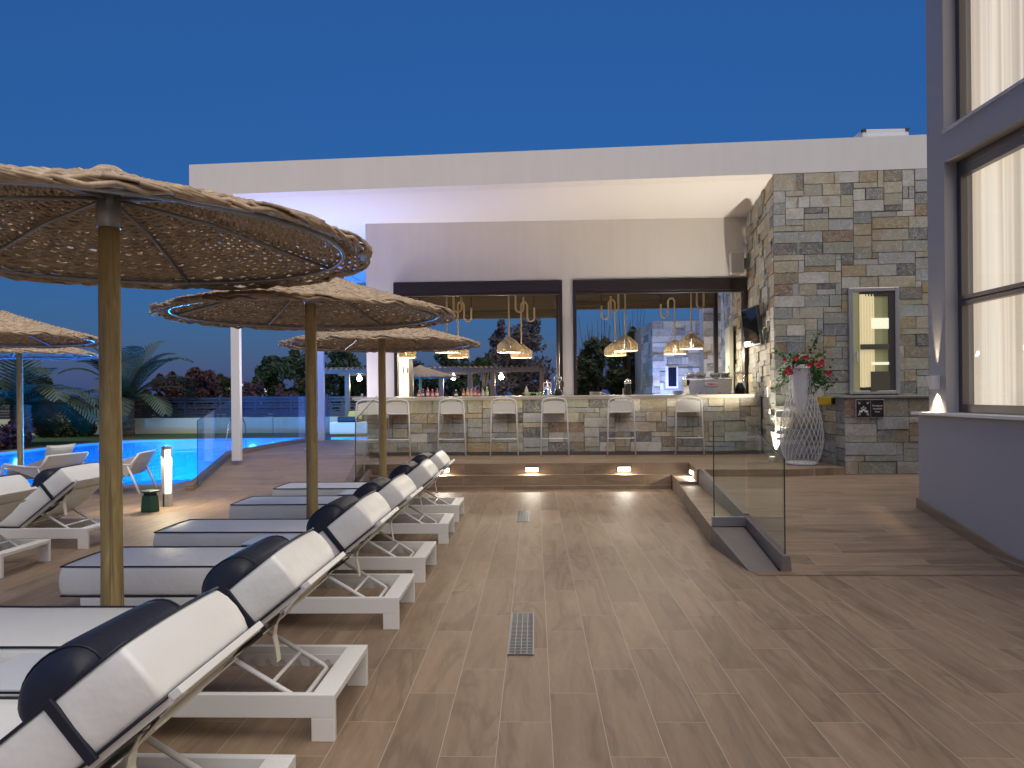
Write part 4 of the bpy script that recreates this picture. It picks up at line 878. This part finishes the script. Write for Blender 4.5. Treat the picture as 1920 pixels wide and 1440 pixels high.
e = empty('soda_dispenser', (1.66, 12.85, ZB), 0, 'black upright dispenser with chrome domed head on the counter', 'dispenser'); MB().lathe([(.055, 0), (.06, .01), (.055, .19), (.06, .2)], n=18).build('body', M['black'], e, smooth=True)
MB().lathe([(.062, .2), (.062, .235), (.05, .27), (.02, .285), (0, .287)], n=18).build('head', M['chrome'], e, smooth=True); MB().tube([(-.075, 0, .0), (-.075, 0, .12)], .012, 8).build('tap', M['chrome'], e)
e = empty('plate_stack', (2.55, 12.9, ZB), 0, 'low stack of white plates left of the coffee machine', 'plates'); m = MB()
for k in range(4): m.lathe([(.06, .018*k), (.11, .018*k+.016), (.115, .018*k+.017), (.0, .018*k+.012)], n=22)
m.build('plates', M['white'], e, smooth=True)
e = empty('coffee_machine', (3.10, 13.0, ZB), 0, 'polished steel espresso machine with red lettered badge at the right of the counter', 'coffee machine')
m = MB(); m.hexa([(-.36, -.24, .0), (.36, -.24, .0), (.36, .24, .0), (-.36, .24, .0), (-.40, -.18, .27), (.40, -.18, .27), (.40, .24, .27), (-.40, .24, .27)]); m.build('body', pmat('polished_steel', (.72, .70, .68), .22, metal=.85, bump=.2, bscale=6, bdist=.02), e, bevel=.015, seg=3)
m = MB(); m.box(-.41, .41, -.16, .24, .285, .30); 
for k in range(12): m.tube([(-.40+.0727*k, -.15, .30), (-.40+.0727*k, -.15, .32)], .003, 5)
m.tube([(-.40, -.15, .32), (.40, -.15, .32)], .0035, 6); m.build('cup_rail', M['chrome'], e)
m = MB(); m.box(-.41, -.355, -.2, .2, .16, .26); m.build('side_panel', M['black'], e, bevel=.006)
m = MB(); m.hexa([(-.095, -.232, .145), (.145, -.232, .145), (.145, -.20, .145), (-.095, -.20, .145), (-.095, -.217, .215), (.145, -.217, .215), (.145, -.19, .215), (-.095, -.19, .215)]); m.build('badge', pmat('badge_white', (.85, .78, .74), .4), e, bevel=.01, seg=3)
text('CIMBALI', .052, 'badge_lettering', pmat('badge_red', (.55, .02, .02), .4), e, (.03, -.233, .160), rot=(R(78), 0, 0))
m = MB(); m.tube([(-.2, -.25, .03), (-.2, -.30, .02)], .012, 6); m.tube([(.15, -.25, .03), (.15, -.30, .02)], .012, 6); m.build('drip_spouts', M['black'], e)
cp = MB(); cp.lathe([(.02, 0), (.035, .02), (.042, .055), (.038, .055), (.0, .01)], n=16)
for k, (dx, dy, lb) in enumerate(((-.33, .0, 'leftmost white cup on top of the coffee machine'), (-.25, .1, 'white cup second from left on the coffee machine'), (-.16, 0, 'white cup in the middle left on the coffee machine'), (-.07, .06, 'white cup in the middle of the coffee machine top'), (.1, 0, 'white cup right of the gap on the coffee machine'), (.19, .05, 'white cup before the saucer stack on the coffee machine'))):
    if k == 0: o = cp.build('coffee_cup', M['white'], smooth=True); o0 = o
    else: o = o0.copy(); COL.objects.link(o)
    o.location = (3.10+dx, 13.0+dy, ZB+.302); o.scale = (1.5, 1.5, 1.9 if k in (1, 2) else 1.4); tag(o, lb, 'cup', 'white cups on the coffee machine')
e = empty('saucer_stack', (3.42, 13.0, ZB+.302), 0, 'stack of white saucers at the right on the coffee machine', 'saucers'); m = MB()
for k in range(6): m.lathe([(.04, .012*k), (.10, .012*k+.010), (.0, .012*k+.007)], n=20)
m.build('saucers', M['white'], e, smooth=True)
e = empty('coffee_grinder', (3.66, 12.95, ZB), 0, 'black coffee grinder with clear hopper right of the coffee machine', 'grinder'); MB().lathe([(.09, 0), (.085, .10), (.06, .16), (.04, .2)], n=14).build('body', M['black'], e, smooth=True)
MB().lathe([(.03, .2), (.085, .26), (.09, .36), (.09, .37)], n=16, cap=False).build('hopper', M['glass'], e, smooth=True); MB().lathe([(.092, .365), (.092, .38), (0, .382)], n=16).build('lid', M['black'], e)
e = empty('bar_blind_cord', (3.86, 13.2, ZB), 0, 'dark slim bottle at the far right end of the counter', 'bottle'); e.name = 'slim_bottle'; MB().lathe([(.03, 0), (.03, .18), (.012, .24), (.012, .31)], n=12).build('glass', M['black'], e, smooth=True)
for k, (x, lb) in enumerate(((-3.10, 'left black handled corkscrew hanging on the lit white pillar'), (-2.99, 'right black handled corkscrew hanging on the lit white pillar'))):
    e = empty('corkscrew', (x, 16.98, 1.98-.02*k), 0, lb, 'corkscrew', 'corkscrews on the pillar'); MB().box(-.015, .015, -.03, -.01, 0, .12).build('handle', M['black'], e, bevel=.004); MB().tube([(0, -.02, 0), (.03, -.02, -.08), (-.02, -.02, -.14), (.02, -.02, -.22)], .004, 5).build('screw', M['chrome'], e)

# ------------------------------------------------------------------ lounge armchairs by the pool
def armchair(loc, rz, lb, pillow=True):
    e = empty('lounge_armchair', loc, rz, lb, 'armchair', 'pale lounge armchairs at the pool'); fr = MB()
    for y in (-.36, .36):
        fr.tube([(-.42, y, 0), (-.40, y, .44), (-.36, y, .47), (.0, y*1.0, .44), (.30, y, .44), (.41, y, .60)], .018, 8); fr.tube([(.25, y, .42), (.42, y, 0)], .018, 8)
    fr.tube([(.41, -.36, .60), (.41, .36, .60)], .015, 8); fr.tube([(-.41, -.36, .40), (-.41, .36, .40)], .015, 8)
    fr.build('frame', M['white'], e, smooth=True)
    b = MB(); n = 10
    for j in range(n):
        y0 = -.36+.72*j/n; y1 = -.36+.72*(j+1)/n
        c0 = .06*(1-(2*j/n-1)**2); c1 = .06*(1-(2*(j+1)/n-1)**2)
        for (xa, za, xb, zb) in ((.22, .28, .34, .46), (.34, .46, .40, .60)): b.quad((xa+c0, y0, za), (xa+c1, y1, za), (xb+c1, y1, zb), (xb+c0, y0, zb))
    for y in (-.37, .37): b.quad((-.38, y, .44), (.25, y, .27), (.40, y, .58), (.0, y, .45))
    b.build('back_sling', pmat('lilac_sling', (.52, .50, .52), .7, bump=.3), e, smooth=True)
    MB().box(-.38, .26, -.33, .33, .26, .40).build('seat_cushion', pmat('grey_seat_cushion', (.36, .36, .33), .8), e, bevel=.04, seg=3)
    if pillow:
        m = MB(); N_ = 10; 
        for s_ in (-1, 1):
            for i in range(N_):
                for j in range(N_):
                    def pq(a, b_):
                        u, v = -1+2*a/N_, -1+2*b_/N_; return (.22+.12*v*.6+s_*.07*max(0,(1-u**4)*(1-v**4))**.7, .26*u*(1-.08*(1-v*v)), .56+.19*v*(1-.08*(1-u*u)))
                    p = [pq(i, j), pq(i+1, j), pq(i+1, j+1), pq(i, j+1)]; m.quad(*(p if s_ > 0 else p[::-1]))
        m.build('pillow', pmat('pale_pillow', (.58, .57, .52), .85, bump=.4, bscale=25, bdist=.01), e, smooth=True)
    return e
armchair((-7.35, 10.6, 0), R(-12), 'pale lounge armchair with cushion at the pool edge left of the nearest pole')
armchair((-6.35, 10.8, 0), R(10), 'pale lounge armchair half hidden behind the nearest umbrella pole', False)

# ------------------------------------------------------------------ garden: ladder, wall, fence, trees
e = empty('pool_ladder', (-10.65, 24.2, 0), 0, 'steel pool ladder rails at the far side of the lit pool', 'pool ladder')
for dx in (0, .42): MB().tube([(dx, 1.0, 0), (dx, .95, .45), (dx, .75, .66), (dx, .5, .45), (dx, .25, -.5), (dx, .25, -.9)], .022, 8).build('rail', M['chrome'], e, smooth=True)
e = empty('garden_wall', (-14, 28.6, 0), 0, 'low pale garden wall behind the pool lawn', 'wall'); MB().box(-22, 6.3, 0, .2, -.05, .60).build('body', pmat('garden_render', (.55, .55, .45), .9, var=.06, vscale=1), e)
e = empty('slat_fence', (-14, 28.9, 0), 0, 'dark horizontal slat fence behind the low pale garden wall', 'fence')
m = MB()
for k in range(7): m.box(-22, 9.5, 0, .04, .62+.118*k, .62+.118*k+(.085 if k not in (2, 4) else .05))
m.build('slats', pmat('fence_slat', (.03, .028, .035), .6), e)
for k in range(22): MB().box(-22+1.45*k, -21.9+1.45*k, -.05, -.002, -.02, 1.52).build('post', pmat('fence_post', (.025, .022, .025), .6) if k == 0 else bpy.data.materials['fence_post'], e)
def crown(mb, cs, n, s_, q):
    for _ in range(n):
        c, rr = q.choice(cs); a = Vector((q.gauss(0, 1), q.gauss(0, 1), q.gauss(0, 1))).normalized()*(q.random()**.35); p = Vector((c[0]+a.x*rr[0], c[1]+a.y*rr[1], c[2]+a.z*rr[2]))
        d = Vector((q.uniform(-1, 1), q.uniform(-1, 1), q.uniform(-1, 1))).normalized(); u = d.orthogonal().normalized(); ss = s_*q.uniform(.6, 1.4); mb.poly([p-d*ss, p+u*ss*.45, p+d*ss, p-u*ss*.45])
def tree(name, x, y, h, rx, label, cat, m, seed, clumps=12, n=2600, s_=.13, trunk=.12, zc=.60, rz=.38, group='trees beyond the pool garden', limb=True, spread=.72):
    clumps = int(clumps*1.9); n = int(n*1.5); s_ *= .8
    q = random.Random(seed); e = empty(name, (x, y, -.03), 0, label, cat, group); cs = []
    for k in range(clumps):
        a = q.uniform(0, 2*PI); rr = rx*spread*q.random()**.5; z = h*(zc+rz*q.uniform(-1, 1)*.8); f = 1-.5*abs(z/h-zc)/max(rz, .01)
        cs.append(((rr*cos(a)*f, rr*sin(a)*f, z), (rx*q.uniform(.16, .36)*f, rx*q.uniform(.18, .36)*f, h*rz*q.uniform(.14, .30))))
    t_ = MB(); t_.tube([(0, 0, 0), (.05*h*.2, 0, h*.3), (0, .03*h, h*zc), (-.02*h, 0, h*(zc+rz*.6))], [trunk, trunk*.8, trunk*.5, trunk*.2], 8)
    if limb:
        for c, _ in cs[:8]: t_.tube([(0, 0, h*.28), (c[0]*.5, c[1]*.5, (h*.28+c[2])/2*1.02), c], [trunk*.45, trunk*.28, trunk*.1], 5)
    t_.build('trunk', M['bark'], e, smooth=True); c_ = MB(); crown(c_, cs, n, s_, q); c_.build('crown', m, e); return e
def X(px, Y): return (px-1002)/1350*Y
def Hh(py, px, Y): return 1.43+(739.4-.0095*(px-960)-py)/1350*Y
TL = [ # px, top y, Y, half width px, mat, kind, label
 (300, 690, 33, 40, 'leafred', 'rounded dark russet tree right of the palm'), (368, 684, 32, 44, 'leafred', 'rounded purple leaved tree in the middle of the garden'), (420, 700, 36, 40, 'leaf', 'dark green tree left of the first white column'),
 (470, 704, 31, 34, 'leafred', 'low russet domed tree right of the first white column'), (530, 722, 30, 26, 'leafred', 'small russet shrub tree behind the blue glass'), (510, 650, 37, 62, 'leaf', 'wide dark tree behind the second umbrella pole'),
 (575, 622, 38, 62, 'leaf2', 'tall olive toned tree between the two white columns'), (655, 640, 38, 58, 'leaf', 'dense dark tree behind the pergola, left of the bar pillar'), (60, 700, 34, 45, 'leaf', 'dark bushy tree left of the palm'), (250, 730, 36, 30, 'leaf', 'small dark tree behind the palm'),
 (760, 640, 38, 70, 'leaf', 'dark tree behind the pergola seen past the third pole'), (850, 648, 37, 62, 'leaf', 'dark tree in the left bar window behind the pergola lamps'), (330, 703, 38, 40, 'leaf', 'dark tree crown between the russet trees')]
for k, (px, ty, Y, hw, mt_, lb) in enumerate(TL):
    h = Hh(ty, px, Y)+.03; low = hw < 50 and mt_ == 'leafred'
    tree('garden_tree', X(px, Y), Y, h, hw/1350*Y*1.12, lb, 'tree', M[mt_], 20+k, clumps=16, n=3600, s_=.11 if low else .14, zc=.56, rz=.42)
tree('tall_tree', X(972, 31), 31, Hh(592, 972, 31), 1.75, 'tall airy tree with dark trunk in the middle of the left bar window', 'tree', leaf('mauve_foliage', (.035, .03, .045), (.07, .065, .075)), 77, clumps=26, n=3600, s_=.13, trunk=.2, zc=.62, rz=.40, spread=.8)
tree('small_fir', X(905, 30), 30, Hh(665, 905, 30), .95, 'small blue tinged tree before the pergola in the left bar window', 'tree', M['leaf'], 78, clumps=9, n=1400, zc=.7, rz=.3)
for k, (px, ty, hw, lb) in enumerate(((1120, 630, 46, 'dark spiky tree at the left of the right bar window'), (1180, 612, 46, 'taller dark tree with bare upright twigs beside the stone tower'), (1090, 660, 30, 'low dark bush tree at the left jamb of the right bar window'))):
    Y = 27; e = tree('dark_tree', X(px, Y), Y, Hh(ty, px, Y), hw/1350*Y*1.1, lb, 'tree', M['leaf2'], 90+k, clumps=14, n=3000, s_=.13, zc=.6, rz=.4)
    m = MB(); q = random.Random(k+3)
    for j in range(16): a = q.uniform(-.7, .7); m.tube([(a*.6, 0, e.location.z+2.2), (a, 0, Hh(ty, px, Y)+q.uniform(.0, .9))], .008, 4)
    m.build('twigs', M['bark'], e)
def palm(x, y, th, L_, lb, seed, n=26):
    q = random.Random(seed); e = empty('palm_tree', (x, y, -.03), 0, lb, 'palm tree', 'palm trees')
    t_ = MB(); pts = [(0, 0, th*k/12) for k in range(13)]; t_.tube(pts, [.26+.03*(k % 2) for k in range(13)], 12); t_.build('trunk', M['bark'], e)
    c = MB()
    for k in range(n):
        a = 2*PI*k/n*2.4+q.uniform(-.2, .2); el = R(q.uniform(5, 78)); l_ = L_*q.uniform(.8, 1.1); p = Vector((0, 0, th)); dirv = Vector((cos(a)*cos(el), sin(a)*cos(el), sin(el))); pts = [p.copy()]
        for t in range(12): p = p+dirv*(l_/12); dirv = (dirv+Vector((0, 0, -.135*(t/6+.3)))).normalized(); pts.append(p.copy())
        c.tube(pts, [.022*(1-.8*t/12) for t in range(13)], 4)
        for t in range(1, 13):
            for sub in (0, .5):
                p = pts[t-1].lerp(pts[t], sub); d = (pts[t]-pts[t-1]).normalized(); s_ = d.cross(Vector((0, 0, 1))).normalized(); ll = L_*.20*max(0,sin(PI*min(1, (t+sub)/13)))**.6+.05
                for sg in (-1, 1):
                    tip = p+s_*sg*ll*.75+d*ll*.6+Vector((0, 0, -.12*ll)); c.poly([p-d*.045, p+d*.045, tip+d*.03, tip-d*.02])
    c.build('crown', M['palm'], e); return e
palm(X(224, 27), 27, 1.35, 3.1, 'palm tree with arching fronds standing behind the nearest umbrella pole', 5, 24)
palm(X(18, 21.5), 21.5, 1.3, 3.2, 'palm tree at the left edge with pale drooping fronds', 9, 24)
def shrub(px, Y, h, r_, lb, m, seed, name='garden_shrub'):
    e = empty(name, (X(px, Y), Y, -.03), 0, lb, 'shrub', 'shrubs along the garden wall'); q = random.Random(seed); c = MB(); crown(c, [((q.uniform(-.4, .4)*r_, q.uniform(-.3, .3)*r_, h*q.uniform(.3, .65)), (r_*.6, r_*.6, h*.4)) for _ in range(6)], 900, .07, q); c.build('foliage', M[m], e)
    s_ = MB()
    for k in range(5): s_.tube([(0, 0, 0), (q.uniform(-.4, .4)*r_, q.uniform(-.3, .3)*r_, h*.6)], .012, 4)
    s_.build('stems', M['bark'], e)
for k, a in enumerate(((62, 26.5, .75, .5, 'dry brownish ornamental grass clump at the left of the wall', 'leafred'), (88, 26.5, .8, .5, 'pale brown bush in the middle of the wall planting', 'leaf2'), (118, 26.7, .65, .5, 'dark green bush right of the brown ones', 'leaf'), (150, 26.8, .75, .4, 'small upright green bush nearest the umbrella pole', 'leaf'), (5, 20.5, .8, .7, 'dark russet shrub at the left edge of the lawn', 'leafred'))): shrub(*a, 40+k)
# far cottages
e = empty('far_house', (X(428, 46), 46, 0), 0, 'distant pale low house glimpsed left of the russet domed tree', 'house'); MB().box(-1.0, 1.6, 0, 4, -.03, 1.75).build('wall', pmat('far_wall', (.45, .47, .5), .8), e); m = MB(); m.extr([(-1.2, 1.75), (1.8, 1.75), (.3, 2.3)], -.1, 4.1); m.build('roof', M['render'], e)
# pergola and its furniture
PGY = 28
pg = empty('pergola', (-4, PGY, 0), 0, 'brown timber pergola with slatted top and hanging bulbs beyond the pool', 'pergola')
m = MB(); 
for y in (0, 3.0): m.box(-4.5, 4.4, y-.06, y+.06, 2.30, 2.48)
m.build('beam', M['timber'], pg)
m = MB()
for k in range(44): m.box(-4.5+.205*k, -4.44+.205*k, -.25, 3.25, 2.482, 2.55)
m.build('rafters', M['timber'], pg)
for px in (649, 677, 827, 881, 924): MB().box(X(px, PGY)+4-.09, X(px, PGY)+4+.09, -.059 if px != 677 else 2.9, .059 if px != 677 else 3.05, 0, 2.298).build('post', M['timber'], pg)
MB().box(4.2, 4.38, -.059, .059, 0, 2.298).build('post', M['timber'], pg)
for k, (px, lb) in enumerate(((672, 'bright bulb hanging in the pergola left of the bar pillar'), (850, 'bright bulb hanging in the pergola at the left of the left bar window'), (940, 'bright bulb hanging in the pergola before the tall airy tree'))):
    e = empty('hanging_bulb', (X(px, PGY+.6), PGY+.6, 2.02), 0, lb, 'lamp', 'bulbs in the pergola'); MB().lathe([(0, 0), (.08, .03), (.11, .10), (.07, .18), (.03, .22), (.02, .26)], n=14).build('globe', pmat('bulb_glow', (1, 1, 1), .5, emis=(1, .93, .72), es=22) if k == 0 else bpy.data.materials['bulb_glow'], e, smooth=True)
    MB().tube([(0, 0, .26), (0, 0, .46)], .01, 5).build('cord', M['black'], e); light('bulb_light', 'POINT', (0, 0, -.12), 75, (1, .86, .60), e, .12)
Y = 26.5; e = empty('garden_sofa', (X(652, Y), Y, 0), 0, 'white built garden sofa with black and yellow cushions under the pergola', 'sofa')
MB().box(-.75, .75, 0, .8, 0, .45).build('base', M['render'], e, bevel=.02); MB().box(-.45, .33, -.02, .7, .455, .66).build('black_cushion', M['navy'], e, bevel=.05, seg=3)
m = MB(); m.hexa([(-.1, .1, .67), (.42, .1, .55), (.42, .2, .55), (-.1, .2, .67), (-.06, .2, .86), (.45, .2, .88), (.45, .3, .88), (-.06, .3, .86)]); m.build('yellow_pillow', pmat('yellow_cloth', (.55, .42, .08), .8), e, bevel=.03, seg=3)
# stone tower and wall behind the bar
e = empty('stone_tower', (4.3, 22, 0), 0, 'blue lit stone tower house with small window seen through the right bar window', 'building'); off = Vector((4.3, 22, 0))
m = MB(); m.box(3.62-4.3, 7-4.3, .02, 4, -.03, 3.62); m.c = [(.30, .28, .24)]*len(m.f); stone_panel(m, Vector((3.60, 22, 0))-off, (1, 0, 0), (0, -1, 0), lin(0, 2.6, .11), lin(0, 3.6, .11), rough=.03); stone_panel(m, Vector((3.62, 22, 0))-off, (-.03, 1, 0), (-1, -.03, 0), lin(0, 2.0, .11), lin(0, 3.6, .11), rough=.03); m.build('stone_walls', M['stone'], e)
m = MB(); m.box(3.98-4.3, 4.36-4.3, -.045, .0, 1.58, 2.24); w_ = m.build('window', M['render'], e); MB().box(4.06-4.3, 4.30-4.3, -.06, -.046, 1.62, 2.20).build('pane', pmat('dark_pane', (.01, .015, .03), .1), w_)
e = empty('stone_garden_wall', (4.75, 19, 0), 0, 'tall lilac lit stone wall end beside the rear right window frame', 'wall'); m = MB(); m.box(-.30, 1.5, .02, .5, -.03, 4.2); m.c = [(.30, .28, .24)]*len(m.f); stone_panel(m, (-.31, 0, 0), (1, 0, 0), (0, -1, 0), lin(0, 1.5, .10), lin(0, 4.2, .10), rough=.03); m.build('stone_facing', M['stone'], e)
uplight((3.75, 21.2, 0), 'ground uplight at the foot of the stone tower behind the bar', 800, (.30, .42, 1), (.05, .25, 1), R(120)); uplight((4.6, 18.5, .0), 'ground uplight at the foot of the lilac stone wall behind the bar', 320, (.80, .72, 1), (.05, .2, 1), R(120))
